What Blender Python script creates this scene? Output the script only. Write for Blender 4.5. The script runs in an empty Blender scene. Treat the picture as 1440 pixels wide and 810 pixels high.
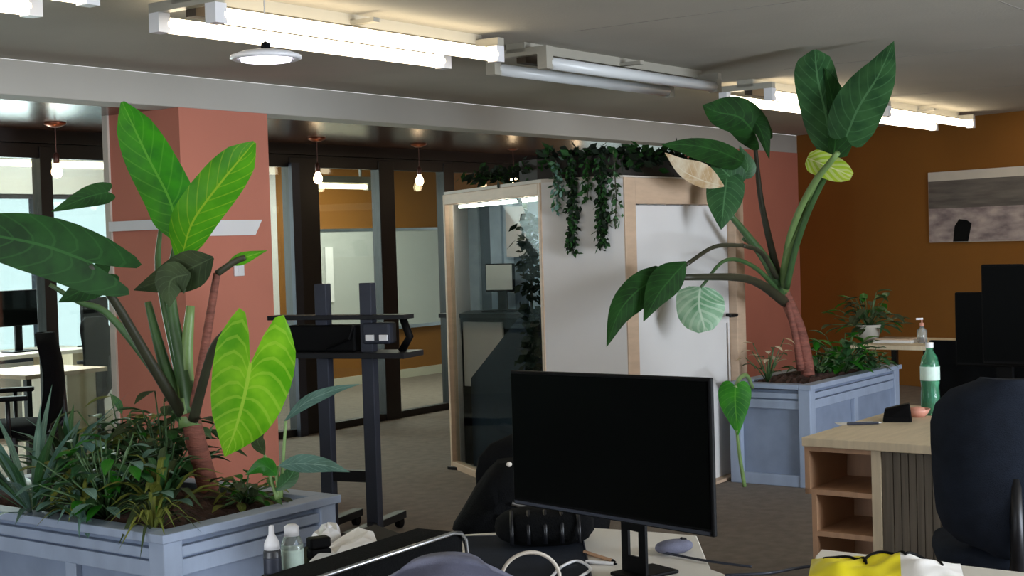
import bpy, bmesh, math, random
from mathutils import Vector, Matrix
random.seed(7)
R = math.radians
S = bpy.context.scene
COL = S.collection

# ------------------------------------------------------------------ camera
H = 1.55                       # eye height
F = 2000.0                     # focal length in pixels of the 1440 frame
ROLL = -0.030
PITCH = math.atan(65.0/F)
cam_d = bpy.data.cameras.new('camera'); cam_d.sensor_width = 36; cam_d.lens = 36*F/1440
cam_d.clip_start = 0.05; cam_d.clip_end = 200
cam = bpy.data.objects.new('camera', cam_d); COL.objects.link(cam)
CM = Matrix.Translation((0,0,H)) @ Matrix.Rotation(math.pi/2-PITCH,4,'X') @ Matrix.Rotation(ROLL,4,'Z')
cam.matrix_world = CM
S.camera = cam
S.view_settings.view_transform = 'Standard'; S.view_settings.look = 'None'
S.view_settings.gamma = 1; S.view_settings.use_curve_mapping = False
S.view_settings.exposure = 0.27

# ------------------------------------------------------------------ world, daylight
w = bpy.data.worlds.new('World'); S.world = w; w.use_nodes = True
bg = w.node_tree.nodes['Background']; bg.inputs[0].default_value = (.93,.97,1,1); bg.inputs[1].default_value = 1.6

# room axes: u runs along the ceiling beam (away to the right), v across it (away to the left)
A = math.atan2(.804,.595)
UX, UY = math.cos(A), math.sin(A)
def uv(u, v, z=0): return Vector((u*UX - v*UY, u*UY + v*UX, z))
def touv(p): return (p.x*UX+p.y*UY, -p.x*UY+p.y*UX)

def area(name, u, v, z, su, sz, power, col, direction):
    l = bpy.data.lights.new(name,'AREA'); l.shape='RECTANGLE'; l.size=su; l.size_y=sz; l.energy=power; l.color=col
    o = bpy.data.objects.new(name,l); COL.objects.link(o); o.location = uv(u,v,z)
    d = uv(*direction); o.rotation_euler = d.to_track_quat('-Z','Z').to_euler(); return o
area('daylight_side_window', 5.0,-3.55,1.6, 9.0,1.5, 1050, (.80,.89,1), (0,1,.22))
area('daylight_rear_window', -2.7,2.2,1.6, 6.0,1.5, 170, (.84,.91,1), (1,0,.25))
area('daylight_far_window', 7.0,10.62,1.5, 6.0,1.2, 260, (.90,.96,1), (0,-1,.1))

area('meeting_room_fill', 11.2,9.7,2.50, 1.2,.3, 70, (1,.95,.86), (0,0,-1))  # fill added to brighten the meeting room, no fixture of its own
area('back_room_fill', 6.0,9.7,2.50, 4.0,.3, 110, (1,.97,.92), (0,0,-1))  # fill added to lift the dim left back room

# ------------------------------------------------------------------ pixel helpers
def ray(px,py):
    d = CM.to_3x3() @ Vector(((px-720)/F, -(py-405)/F, -1)); return d
CO = Vector((0,0,H))
def P(px,py,D):
    d = ray(px,py); return CO + d*(D/d.y)
def PZ(px,py,z):
    d = ray(px,py); return CO + d*((z-H)/d.z)
def PV(px,py,v):
    d = ray(px,py); dv = -d.x*UY+d.y*UX; return CO + d*(v/dv)
def PU(px,py,u):
    d = ray(px,py); du = d.x*UX+d.y*UY; return CO + d*(u/du)

# ------------------------------------------------------------------ materials
def lin(h):
    h=h.lstrip('#'); out=[]
    for i in (0,2,4):
        c=int(h[i:i+2],16)/255; out.append(c/12.92 if c<=.04045 else ((c+.055)/1.055)**2.4)
    return (*out,1)
def newmat(name):
    m=bpy.data.materials.new(name); m.use_nodes=True; nt=m.node_tree
    return m, nt, nt.nodes['Principled BSDF']
def mat(name, col, rough=.6, metal=0, var=.12, scale=6, bump=0, bscale=80, stretch=None, col2=None, spec=.5, trans=0, alpha=1, emit=0, ecol=None):
    m,nt,b = newmat(name)
    c = lin(col); c2 = lin(col2) if col2 else tuple(x*(1-var) for x in c[:3])+(1,)
    tc = nt.nodes.new('ShaderNodeTexCoord'); mp = nt.nodes.new('ShaderNodeMapping')
    nt.links.new(tc.outputs['Object'], mp.inputs[0])
    if stretch: mp.inputs['Scale'].default_value = stretch
    n = nt.nodes.new('ShaderNodeTexNoise'); n.inputs['Scale'].default_value=scale; n.inputs['Detail'].default_value=4
    nt.links.new(mp.outputs[0], n.inputs['Vector'])
    r = nt.nodes.new('ShaderNodeValToRGB'); r.color_ramp.elements[0].position=.35; r.color_ramp.elements[1].position=.65
    r.color_ramp.elements[0].color=c; r.color_ramp.elements[1].color=c2
    nt.links.new(n.outputs[0], r.inputs[0]); nt.links.new(r.outputs[0], b.inputs['Base Color'])
    b.inputs['Roughness'].default_value=rough; b.inputs['Metallic'].default_value=metal
    b.inputs['Specular IOR Level'].default_value=spec
    b.inputs['Transmission Weight'].default_value=trans; b.inputs['Alpha'].default_value=alpha
    if emit:
        b.inputs['Emission Color'].default_value = lin(ecol or col); b.inputs['Emission Strength'].default_value = emit
    if bump:
        n2 = nt.nodes.new('ShaderNodeTexNoise'); n2.inputs['Scale'].default_value=bscale; n2.inputs['Detail'].default_value=5
        nt.links.new(mp.outputs[0], n2.inputs['Vector'])
        bp = nt.nodes.new('ShaderNodeBump'); bp.inputs['Strength'].default_value=bump; bp.inputs['Distance'].default_value=.01
        nt.links.new(n2.outputs[0], bp.inputs['Height']); nt.links.new(bp.outputs[0], b.inputs['Normal'])
    return m
def leafmat(name, c1, c2, vein, rough=.4, trans=.35, veins=9, vw=.12, tcol=None):
    m,nt,b = newmat(name); L=nt.links.new
    u = nt.nodes.new('ShaderNodeUVMap'); sp = nt.nodes.new('ShaderNodeSeparateXYZ'); L(u.outputs[0], sp.inputs[0])
    def M(op,a,bb=None):
        n=nt.nodes.new('ShaderNodeMath'); n.operation=op
        for i,x in enumerate((a,bb)):
            if x is None: continue
            if isinstance(x,(int,float)): n.inputs[i].default_value=x
            else: L(x,n.inputs[i])
        return n.outputs[0]
    t = M('ABSOLUTE', M('SUBTRACT', M('MULTIPLY',sp.outputs[1],2.0),1.0))
    ph = M('SUBTRACT', M('MULTIPLY',sp.outputs[0],float(veins)), M('MULTIPLY',t,2.0))
    fr = M('ABSOLUTE', M('SUBTRACT', M('FRACT',ph), .5))
    v1 = M('LESS_THAN', fr, vw*.5); v2 = M('LESS_THAN', t, .045)
    vm = M('MAXIMUM', M('MULTIPLY',v1,.4), M('MULTIPLY',v2,.8))
    tc = nt.nodes.new('ShaderNodeTexCoord'); n=nt.nodes.new('ShaderNodeTexNoise'); n.inputs['Scale'].default_value=9; n.inputs['Detail'].default_value=3
    L(tc.outputs['Object'],n.inputs['Vector'])
    mr = nt.nodes.new('ShaderNodeMapRange'); mr.inputs[1].default_value=.35; mr.inputs[2].default_value=.65; L(n.outputs[0],mr.inputs[0])
    mx = nt.nodes.new('ShaderNodeMix'); mx.data_type='RGBA'; L(mr.outputs[0],mx.inputs[0]); mx.inputs[6].default_value=lin(c1); mx.inputs[7].default_value=lin(c2)
    mv = nt.nodes.new('ShaderNodeMix'); mv.data_type='RGBA'; L(vm,mv.inputs[0]); L(mx.outputs[2],mv.inputs[6]); mv.inputs[7].default_value=lin(vein)
    L(mv.outputs[2], b.inputs['Base Color']); b.inputs['Roughness'].default_value=rough; b.inputs['Specular IOR Level'].default_value=.3
    if trans:
        tr = nt.nodes.new('ShaderNodeBsdfTranslucent')
        if tcol: tr.inputs[0].default_value = lin(tcol)
        else: L(mv.outputs[2], tr.inputs[0])
        ms = nt.nodes.new('ShaderNodeMixShader'); ms.inputs[0].default_value=trans
        L(b.outputs[0],ms.inputs[1]); L(tr.outputs[0],ms.inputs[2]); L(ms.outputs[0], nt.nodes['Material Output'].inputs[0])
    return m
def glassmat(name, tint, refl=.08, rough=.02):
    m,nt,b = newmat(name); L=nt.links.new
    t = nt.nodes.new('ShaderNodeBsdfTransparent'); t.inputs[0].default_value=lin(tint)
    g = nt.nodes.new('ShaderNodeBsdfGlossy'); g.inputs['Roughness'].default_value=rough; g.inputs[0].default_value=(1,1,1,1)
    ms = nt.nodes.new('ShaderNodeMixShader'); ms.inputs[0].default_value=refl
    L(t.outputs[0],ms.inputs[1]); L(g.outputs[0],ms.inputs[2]); L(ms.outputs[0], nt.nodes['Material Output'].inputs[0])
    return m
def emat(name, col, s):
    m,nt,b = newmat(name); b.inputs['Base Color'].default_value=lin(col)
    b.inputs['Emission Color'].default_value=lin(col); b.inputs['Emission Strength'].default_value=s; return m

M = dict(
 carpet = mat('carpet','7e7267',.95,var=.22,scale=14,bump=.5,bscale=220),
 ceiling= mat('ceiling_paint','b3aea2',.9,var=.10,scale=1.2,bump=.15,bscale=60),
 beam   = mat('beam_paint','bab7b0',.8,var=.05,scale=2),
 soffit = mat('dark_timber_soffit','5e4238',.25,var=.5,scale=5,stretch=(.35,6,6),spec=.4),
 black  = mat('black_frame','0d0c0e',.45,var=.3),
 pink   = mat('terracotta_pink_paint','c67c68',.8,var=.06,scale=2,bump=.1,bscale=40),
 yellow = mat('ochre_paint','84520d',.8,var=.08,scale=1.5,bump=.1,bscale=40),
 white  = mat('white_paint','d9d6d4',.7,var=.04,scale=3),
 cream  = mat('cream_trim','cfc6bb',.6,var=.08,scale=5),
 wall   = mat('plain_wall_paint','bdb9b0',.85,var=.05),
 board  = mat('whiteboard_grey','b9bbb6',.35,var=.05,scale=2),
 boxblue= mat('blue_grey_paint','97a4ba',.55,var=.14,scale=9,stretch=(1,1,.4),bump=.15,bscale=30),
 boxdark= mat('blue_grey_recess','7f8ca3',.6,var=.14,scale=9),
 soil   = mat('potting_soil','4a2f25',.95,var=.6,scale=25,bump=1,bscale=60),
 steel  = mat('satin_steel','a8abb0',.3,1,var=.08),
 blackm = mat('black_metal','15161b',.4,.3,var=.2),
 slate  = mat('slate_metal','343845',.45,.3,var=.15),
 plast  = mat('black_plastic','08080a',.55,var=.2,spec=.1),
 screen = mat('switched_off_screen','020303',.4,var=.1,spec=.04),
 woodl  = mat('pale_oak','d6c4a6',.5,var=.12,scale=6,stretch=(1,9,1)),
 woodm  = mat('light_oak_box','bd9474',.55,var=.15,scale=6,stretch=(1,6,1)),
 wooddk = mat('grey_ribbed_wood','6e6355',.6,var=.35,scale=5,stretch=(.4,14,.4)),
 podwood= mat('birch_frame','c9ad93',.5,var=.12,scale=6,stretch=(1,1,5)),
 navy   = mat('navy_fabric','1d2431',.9,spec=.2,var=.25,scale=20,bump=.3,bscale=300),
 slatef = mat('slate_fabric','6a6c80',.9,var=.15,scale=20,bump=.3,bscale=300),
 blackf = mat('black_fabric','0b0c0e',.95,spec=.1,var=.4,scale=12,bump=.4,bscale=200),
 feltb  = mat('felt_blue_grey','b4c8d8',.95,var=.12,scale=12),
 feltd  = mat('felt_dark_grey','62727f',.95,var=.12,scale=12),
 deskw  = mat('white_laminate','dedad2',.45,var=.04,scale=4),
 paper  = mat('white_paper','eceae8',.7,var=.05),
 yelbag = mat('yellow_plastic_bag','efe022',.4,var=.1,scale=5,bump=.3,bscale=12),
 tube   = emat('lit_fluorescent_tube','ffedcc',5.0),
 tubeoff= mat('unlit_tube','d7dadb',.3,var=.03),
 reflw  = mat('white_enamel','a8a498',.4,var=.05),
 disc   = emat('lit_disc','f4f0ff',3.0),
 bulb   = emat('warm_bulb','ffdcae',14.0),
 led    = emat('warm_led_strip','fff0dc',22.0),
 copper = mat('brushed_copper','b0694e',.3,.9,var=.2),
 socket = mat('brown_socket','5b3b33',.4,.5,var=.2),
 glass  = glassmat('clear_glass','e4ece8',.05),
 podglass=glassmat('booth_glass','e6eef0',.02),
 winglass=glassmat('window_glass','eef6f8',.04),
 bottleg= mat('green_bottle_plastic','6fc49b',.12,trans=.75,var=.1),
 bottlec= mat('clear_bottle_plastic','dfe9ec',.1,trans=.8,var=.02),
 bottled= mat('dark_grey_bottle','33353a',.35,var=.15),
 whitep = mat('white_plastic','e6e6ea',.35,var=.03),
 label  = mat('pale_green_label','cfe6dc',.5,var=.1,scale=40),
 pinkob = mat('pink_plastic','dc9a86',.5,var=.1),
 skirt  = mat('pale_skirting','c3bba6',.6,var=.05),
 trunk  = mat('ringed_red_trunk','8d5345',.8,var=.45,scale=9,stretch=(1,1,5),bump=.8,bscale=20),
 petiole= mat('green_stalk','45653a',.45,var=.3,scale=8),
 petdark= mat('dark_stalk','3a3a2a',.5,var=.3,scale=8),
 petlite= mat('pale_green_stalk','7c9a5c',.45,var=.2,scale=8),
 terrac = mat('pale_pot','b9b4a8',.7,var=.1),
)
M['bronze']=mat('bronze_brown_metal','4c4238',.6,.0,var=.1,spec=.2)
M['seam']=mat('ceiling_joint','97938b',.9,var=.1)
M['leaf']  = leafmat('leaf_mid_green','2e7a1c','1d5a18','3f8f2c')
M['leafA'] = leafmat('leaf_fresh_green','3f9a1e','2a7423','64ad3a',trans=.45)
M['leafB'] = leafmat('leaf_bright_green','5fb325','489a20','a7cf3a',trans=.5)
M['leafD'] = leafmat('leaf_dark_green','163512','204d1a','2f6128',trans=.2,rough=.7)
M['leafG'] = leafmat('leaf_dull_olive','3a4a2a','2a3620','4c5c3c',trans=.1,rough=.7)
M['leafL'] = leafmat('leaf_lime','8fd32a','5fb016','b4e04c',trans=.5,veins=11,vw=.22)
M['leafP'] = leafmat('leaf_grey_green','63857a','4a6a5e','8aa79a',trans=.15)
M['leafS'] = leafmat('leaf_soft_green','3f6a3e','2b5030','5c8a5c',trans=.25)
M['leafM'] = leafmat('leaf_mint','a9cfae','6fa27a','d5e8d2',trans=.3,veins=6,vw=.35)
M['leafO'] = leafmat('leaf_olive_yellow','7d8238','5c6a2c','a3a45c',trans=.3)
M['leafX'] = leafmat('leaf_painted_shade_green','101c10','18281a','22341f',trans=.05,rough=.8)  # near-black green: shade on the roof foliage is put into the colour
M['leafY'] = leafmat('leaf_painted_lit_lime','cbe64a','a8cf35','f6f9c4',trans=.5,veins=5,vw=.5)  # lit look of one leaf is put into this bright lime
M['leafC'] = leafmat('leaf_dry_cream','efe2c6','cfae82','efe4cc',trans=.3)

# ------------------------------------------------------------------ mesh builder
class MB:
    def __init__(s): s.v=[]; s.f=[]; s.uv=[]
    def add(s, vs, fs, uvs=None):
        o=len(s.v); s.v+= [Vector(x) for x in vs]; s.f += [tuple(i+o for i in f) for f in fs]
        s.uv += list(uvs) if uvs else [(0,.5)]*len(vs)
        return s
    def box(s, x0,x1,y0,y1,z0,z1, rz=0, c=None):
        vs=[(x,y,z) for x in (x0,x1) for y in (y0,y1) for z in (z0,z1)]
        if rz:
            cx,cy = c or ((x0+x1)/2,(y0+y1)/2); a,b=math.cos(rz),math.sin(rz)
            vs=[(cx+(x-cx)*a-(y-cy)*b, cy+(x-cx)*b+(y-cy)*a, z) for x,y,z in vs]
        return s.add(vs,[(0,1,3,2),(4,6,7,5),(0,4,5,1),(2,3,7,6),(0,2,6,4),(1,5,7,3)])
    def prism(s, poly, z0,z1):
        n=len(poly); vs=[(x,y,z0) for x,y in poly]+[(x,y,z1) for x,y in poly]
        return s.add(vs,[tuple(range(n))[::-1],tuple(range(n,2*n))]+[(i,(i+1)%n,n+(i+1)%n,n+i) for i in range(n)])
    def tube(s, pts, r, n=8, cap=True):
        pts=[Vector(p) for p in pts]; m=len(pts); rr = r if isinstance(r,(list,tuple)) else [r]*m
        if len(rr)!=m: rr=[rr[0]+(rr[-1]-rr[0])*i/(m-1) for i in range(m)]
        vs=[]; up=None
        for i,p in enumerate(pts):
            t=(pts[min(i+1,m-1)]-pts[max(i-1,0)]).normalized()
            if up is None: up = Vector((0,0,1)) if abs(t.z)<.9 else Vector((1,0,0))
            a=t.cross(up).normalized(); b=a.cross(t).normalized(); up=b
            for k in range(n):
                q=2*math.pi*k/n; vs.append(p+(a*math.cos(q)+b*math.sin(q))*rr[i])
        fs=[(i*n+k,i*n+(k+1)%n,(i+1)*n+(k+1)%n,(i+1)*n+k) for i in range(m-1) for k in range(n)]
        if cap: fs += [tuple(range(n))[::-1], tuple((m-1)*n+k for k in range(n))]
        return s.add(vs,fs)
    def lathe(s, prof, c=(0,0,0), n=20, flat=1.0):
        c=Vector(c); m=len(prof)
        vs=[c+Vector((r*math.cos(2*math.pi*k/n), r*math.sin(2*math.pi*k/n)*flat, z)) for r,z in prof for k in range(n)]
        fs=[(i*n+k,i*n+(k+1)%n,(i+1)*n+(k+1)%n,(i+1)*n+k) for i in range(m-1) for k in range(n)]
        fs += [tuple(range(n))[::-1], tuple((m-1)*n+k for k in range(n))]
        return s.add(vs,fs)
    def blob(s, c, r, n=14, m=9, nz=0, seed=0, pw=1.0):
        c=Vector(c); rn=random.Random(seed); vs=[]
        for i in range(m+1):
            ph=math.pi*i/m
            for k in range(n):
                q=2*math.pi*k/n; j=1+rn.uniform(-nz,nz)
                f=lambda x: math.copysign(abs(x)**pw,x)
                vs.append(c+Vector((r[0]*f(math.sin(ph))*f(math.cos(q))*j, r[1]*f(math.sin(ph))*f(math.sin(q))*j, -r[2]*f(math.cos(ph)))))
        fs=[(i*n+k,i*n+(k+1)%n,(i+1)*n+(k+1)%n,(i+1)*n+k) for i in range(m) for k in range(n)]
        return s.add(vs,fs)
    def build(s, name, material, parent=None, world=False, bevel=0, smooth=False, room=False, sub=0):
        me=bpy.data.meshes.new(name)
        vs=s.v
        if world and parent is not None:
            root=parent
            while root.parent: root=root.parent
            inv=Matrix.LocRotScale(root.location, root.rotation_euler, None).inverted()
            vs=[inv@p for p in vs]
        me.from_pydata([tuple(p) for p in vs],[],s.f)
        ul=me.uv_layers.new(name='UVMap')
        for lp in me.loops: ul.data[lp.index].uv = s.uv[lp.vertex_index]
        bm=bmesh.new(); bm.from_mesh(me)
        if not any(u!=(0,.5) for u in s.uv): bmesh.ops.recalc_face_normals(bm, faces=bm.faces)
        bm.to_mesh(me); bm.free()
        me.materials.append(M[material] if isinstance(material,str) else material)
        o=bpy.data.objects.new(name,me); COL.objects.link(o)
        if parent is not None: o.parent=parent
        if room: o.rotation_euler=(0,0,A)
        if smooth:
            for p in me.polygons: p.use_smooth=True
        if bevel:
            b=o.modifiers.new('bevel','BEVEL'); b.width=bevel; b.segments=2; b.limit_method='ANGLE'; b.angle_limit=R(50)
        if sub:
            b=o.modifiers.new('sub','SUBSURF'); b.levels=sub; b.render_levels=sub
        return o

def tag(o,label,cat,group=None,kind=None):
    o['label']=label; o['category']=cat
    if group: o['group']=group
    if kind: o['kind']=kind
    return o
def thing(name,label,cat,loc=(0,0,0),rz=None,group=None):
    o=bpy.data.objects.new(name,None); COL.objects.link(o); o.location=loc; o.empty_display_size=.1
    o.rotation_euler=(0,0,A if rz is None else rz)
    return tag(o,label,cat,group)
def struct(name,mb,m,**k):
    o=mb.build(name,m,room=True,**k); o['kind']='structure'; return o
def dup(root,loc=None,rz=None,label=None):
    r=root.copy(); COL.objects.link(r)
    if loc is not None: r.location=loc
    if rz is not None: r.rotation_euler=(0,0,rz)
    if label: r['label']=label
    for ch in list(root.children):
        c=ch.copy(); COL.objects.link(c); c.parent=r
        for g in list(ch.children):
            d=g.copy(); COL.objects.link(d); d.parent=c
    return r

# ------------------------------------------------------------------ the setting (coordinates u, v, z)
CZ=2.60; BZ=2.41; BV=6.63; PV_=8.40; WU0,WU1=-3.0,16.5; WV0=-3.8; BKV=10.9
struct('floor', MB().box(WU0-.2,WU1+.3,WV0-.2,BKV+.2,-.1,0),'carpet')
struct('ceiling', MB().box(WU0-.2,WU1+.3,WV0-.2,BV,CZ,CZ+.1),'ceiling')
struct('trim_1', MB().box(WU0,14.3,BV,BV+.22,BZ,CZ),'beam',bevel=.006)           # downstand beam
struct('ceiling_soffit', MB().box(WU0,WU1,BV+.22,PV_-.05,BZ,BZ+.08),'soffit')
struct('ceiling_back_room', MB().box(WU0,WU1,PV_-.05,BKV+.2,2.52,2.6),'white')
struct('trim_2', MB().box(WU0,WU1,PV_-.05,PV_+.09,2.32,2.6),'black')           # bulkhead over the partition
# ceiling seams
for i,u in enumerate((-1.2,1.2,3.6,6.0,8.4,10.8,13.2)):
    struct('trim_%d'%(3+i), MB().box(u-.004,u+.004,WV0,4.0,CZ-.001,CZ+.001),'seam')
struct('trim_10', MB().box(WU0,14.2,2.1,2.108,CZ-.001,CZ+.001),'seam')
# wall with openings helper along u at constant v
def wall_u(mb,v0,v1,u0,u1,z1,ops):
    cur=u0
    for (a,b,s,h) in ops:
        mb.box(cur,a,v0,v1,0,z1); mb.box(a,b,v0,v1,0,s); mb.box(a,b,v0,v1,h,z1); cur=b
    mb.box(cur,u1,v0,v1,0,z1)
m=MB(); wall_u(m,WV0-.15,WV0,WU0,WU1,CZ,[(.2,4.6,.9,2.3),(5.2,9.8,.9,2.3)]); struct('wall_right',m,'wall')
m=MB()
cur=WV0
for a,b in ((-.8,2.0),(2.4,5.4)):
    m.box(WU0-.15,WU0,cur,a,0,CZ); m.box(WU0-.15,WU0,a,b,0,.9); m.box(WU0-.15,WU0,a,b,2.3,CZ); cur=b
m.box(WU0-.15,WU0,cur,BKV,0,CZ); struct('wall_behind',m,'wall')
# ochre end wall, slightly off square: through two measured points
def ray_wall():
    a=Vector((3.11,15.35,0)); b=Vector((4.67,12.96,0)); return a,(b-a).normalized()
YA,YD=ray_wall()
YN=Vector((-YD.y,YD.x,0))
if YN.dot(-YA)<0: YN=-YN                                  # towards the room
def quadwall(a,b,n,t,z0,z1):
    return [ (a.x,a.y),(b.x,b.y),(b.x-n.x*t,b.y-n.y*t),(a.x-n.x*t,a.y-n.y*t)]
m=MB().prism(quadwall(YA-YD*.6,YA+YD*13,YN,.15,0,CZ),0,CZ); o=m.build('wall_far','yellow'); o['kind']='structure'
# end of dark corridor
struct('wall_corridor_end', MB().box(16.0,16.15,BV,PV_,0,BZ),'black')
# terracotta columns
struct('wall_pillar_left', MB().box(5.67,6.39,BV-.005,7.30,0,BZ),'pink')
struct('trim_11', MB().box(5.655,5.685,7.28,7.33,0,BZ),'cream')
struct('wall_pillar_right', MB().box(12.75,14.4,BV-.005,7.2,0,BZ),'pink')
# back room walls
m=MB(); wall_u(m,BKV,BKV+.15,WU0,10.6,2.52,[(-2,2.0,.62,2.1),(2.6,10.2,.62,2.1)]); struct('wall_back',m,'white')
struct('wall_back_right', MB().box(10.6,WU1,BKV,BKV+.15,0,2.52),'yellow')
struct('baseboard_back', MB().box(8.2,WU1,BKV-.02,BKV,0,.1),'skirt')
def win(n,u0,u1,mull):
    fr=MB(); fr.box(u0,u1,BKV+.02,BKV+.1,.60,.66); fr.box(u0,u1,BKV+.02,BKV+.1,2.06,2.1)
    for k in mull: fr.box(k-.04,k+.04,BKV+.02,BKV+.1,.62,2.1)
    w_=struct('window_%d'%n,fr,'slate')
    g=MB().box(u0,u1,BKV+.055,BKV+.06,.62,2.1).build('window_pane','winglass',w_)
win(1,-2,2.0,(-1.96,0,1.96)); win(2,2.6,10.2,(2.64,4.5,6.1,7.7,9.0,10.16))
# outside the windows: a pale neighbouring facade
fac=thing('neighbouring_building','pale grey building seen outside the far left windows','building',uv(5,17,0))
MB().box(-7,6,0,1.5,-3,2.2).build('facade','wall',fac)
for i in range(10): MB().box(-6.5+1.25*i,-5.8+1.25*i,-.05,0,.2,1.6).build('window','white',fac)
# glazed partition
PF=MB(); 
for (a,b) in ((WU0,WU1),): PF.box(a,b,PV_,PV_+.07,2.22,2.32)
PF.box(WU0,WU1,PV_,PV_+.07,0,.06)
part=thing('glazed_partition','black-framed glass partition between the dark timber ceiling and meeting room','partition',(0,0,0))
PF.build('rail','black',part,bevel=.004)
def upx(px,py=400,v=PV_): return touv(PV(px,py,v))[0]
posts=[(upx(62),upx(79)),(upx(412),upx(452)),(upx(537),upx(558)),(upx(628),upx(642))]
posts=[(a,b) for a,b in posts]+[(2.0,2.08),(11.8,11.88),(13.6,13.68)]
for a,b in posts: MB().box(a,b,PV_-.01,PV_+.09,0,2.3).build('post','black',part,bevel=.004)
MB().box(posts[1][0]-.02,posts[1][0]+.07,PV_-.05,PV_-.01,0,2.25).build('door_jamb','slate',part)
es=sorted([WU0]+[ (a+b)/2 for a,b in posts]+[WU1])
for a,b in zip(es,es[1:]): MB().box(a+.03,b-.03,PV_+.03,PV_+.04,.06,2.22).build('glass_pane','glass',part)

# whiteboard and lights in the back room
wb=thing('whiteboard','wide pale whiteboard on the ochre meeting room wall behind glass','whiteboard',uv(10.75,BKV-.03,0))
MB().box(0,3.6,-.01,.02,.62,1.72).build('board','board',wb); 
m=MB(); m.box(-.03,3.63,-.02,.025,1.72,1.75); m.box(-.03,3.63,-.02,.025,.58,.62); m.box(-.03,0,-.02,.025,.6,1.74); m.box(3.6,3.63,-.02,.025,.6,1.74); m.build('board_frame','steel',wb)
MB().box(.5,.62,-.03,-.01,.95,1.55).build('paper_strip','paper',wb)
def striplight(u0,u1,v,z,label,cat='ceiling light',grp='strip lights in the back rooms'):
    t=thing('strip_light',label,cat,uv((u0+u1)/2,v,z),group=grp); L=(u1-u0)/2
    MB().box(-L,L,-.06,.06,.03,.09).build('housing','reflw',t)
    MB().tube([(-L+.04,0,0),(L-.04,0,0)],.022).build('tube','tube',t)
    MB().box(-L,-L+.04,-.03,.03,-.03,.04).build('end_cap','reflw',t); MB().box(L-.04,L,-.03,.03,-.03,.04).build('end_cap','reflw',t)
    MB().box(-L+.1,-L+.12,-.01,.01,.09,2.52-z).build('hanger','reflw',t); MB().box(L-.12,L-.1,-.01,.01,.09,2.52-z).build('hanger','reflw',t)
    return t
striplight(3.4,8.3,8.9,2.36,'long lit strip light nearest the glass in the left back room')
striplight(3.4,8.8,9.6,2.34,'middle long lit strip light in the left back room')
striplight(3.4,9.2,10.3,2.32,'long lit strip light closest to the far left windows')
t=touv(P(482,260,13)); striplight(t[0]-.45,t[0]+.35,t[1],2.1,'short lit strip light seen through the meeting room glass')

# ------------------------------------------------------------------ ceiling fixtures
def fixture(u0,L,lit,label):
    t=thing('twin_tube_light',label,'ceiling light',uv(u0,4.46,0),group='twin tube lights in a row on the ceiling')
    m=MB(); m.box(0,L,-.06,.06,CZ-.05,CZ)
    m.box(0,.05,-.2,.2,CZ-.07,CZ-.03); m.box(L-.05,L,-.2,.2,CZ-.07,CZ-.03); m.box(L/2-.02,L/2+.02,-.2,.2,CZ-.05,CZ-.03)
    m.build('reflector','reflw',t)
    MB().box(.05,L-.05,-.03,.03,CZ-.10,CZ-.05).build('ballast_spine','bronze',t)
    for y in (-.17,.17):
        tb=MB().tube([(.05,y,CZ-.115),(L-.05,y,CZ-.115)],.033,12).build('tube','tube' if lit else 'tubeoff',t,smooth=True)
        for xa_ in (0,L-.06): MB().box(xa_,xa_+.06,y-.03,y+.03,CZ-.15,CZ-.07).build('end_cap','whitep' if lit else 'reflw',tb)
    return t
fixture(1.25,2.05,True,'lit twin tube ceiling light cut off at the top left corner')
fixture(3.85,1.90,True,'large lit twin tube ceiling light above the white disc lamp')
fixture(6.12,1.92,False,'unlit twin tube ceiling light in the middle of the row')
fixture(8.75,1.95,True,'lit twin tube ceiling light left of the tall right plant leaves')
fixture(10.8,2.05,True,'lit twin tube ceiling light closest to the ochre wall')
for k in range(4):  # out-of-view fixtures added only for their light
    for vv in (-.6,):
        x=fixture(1.0+2.6*k,1.9,True,'unseen twin tube ceiling light added to light the room'); x.location=uv(1.0+2.6*k,vv,0); x['group']='added ceiling lights out of view'

# disc pendant
c=P(374,80,5.2)
d=thing('disc_pendant_lamp','small round white disc lamp hanging by a thin wire','lamp',c,0)
MB().lathe([(.001,.03),(.03,.028),(.09,.018),(.128,.004),(.13,-.006),(.118,-.012),(.10,-.004)],n=28).build('shade','whitep',d,smooth=True)
MB().lathe([(.095,-.004),(.09,-.016),(.04,-.022),(.001,-.023)],n=28).build('diffuser','disc',d,smooth=True)
MB().tube([(0,0,.028),(0,0,CZ-c.z)],.0025,6).build('wire','steel',d)
MB().lathe([(.018,.028),(.016,.05),(.004,.055)]).build('cap','plast',d)

# bulbs under the dark soffit
bl=['bare warm bulb hanging at the far left before the windows','','bare warm bulb hanging before the black door frame','bare warm bulb hanging before the right glass pane','bare warm bulb above the booth, near its glass side','bare warm bulb above the booth, near the trailing plants']
proto=None
for px,py,lab in ((80,243,bl[0]),(447,247,bl[2]),(590,253,bl[3]),(722,236,bl[4]),(812,240,bl[5])):
    p=PV(px,py,7.85); p.z = 2.10 if px<700 else 2.12
    if proto is None:
        t=thing('pendant_bulb',lab,'lamp',p,0,group='bare bulbs in a row under the dark timber ceiling'); proto=t
        MB().lathe([(.001,-.05),(.022,-.045),(.034,-.022),(.034,0),(.024,.025),(.015,.04),(.014,.05)],n=14).build('bulb','bulb',t,smooth=True)
        MB().lathe([(.017,.045),(.02,.05),(.02,.10),(.008,.115),(.001,.116)],n=14).build('socket','socket',t,smooth=True)
        MB().tube([(0,0,.11),(0,0,BZ-p.z-.02)],.004,6).build('cord','socket',t)
        MB().lathe([(.07,BZ-p.z),(.07,BZ-p.z-.012),(.03,BZ-p.z-.03),(.001,BZ-p.z-.032)],n=18).build('reflection_rose','copper',t,smooth=True)  # copper rose added in place of the bulb's reflection in the soffit
    else: dup(proto,p,0,lab)

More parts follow.
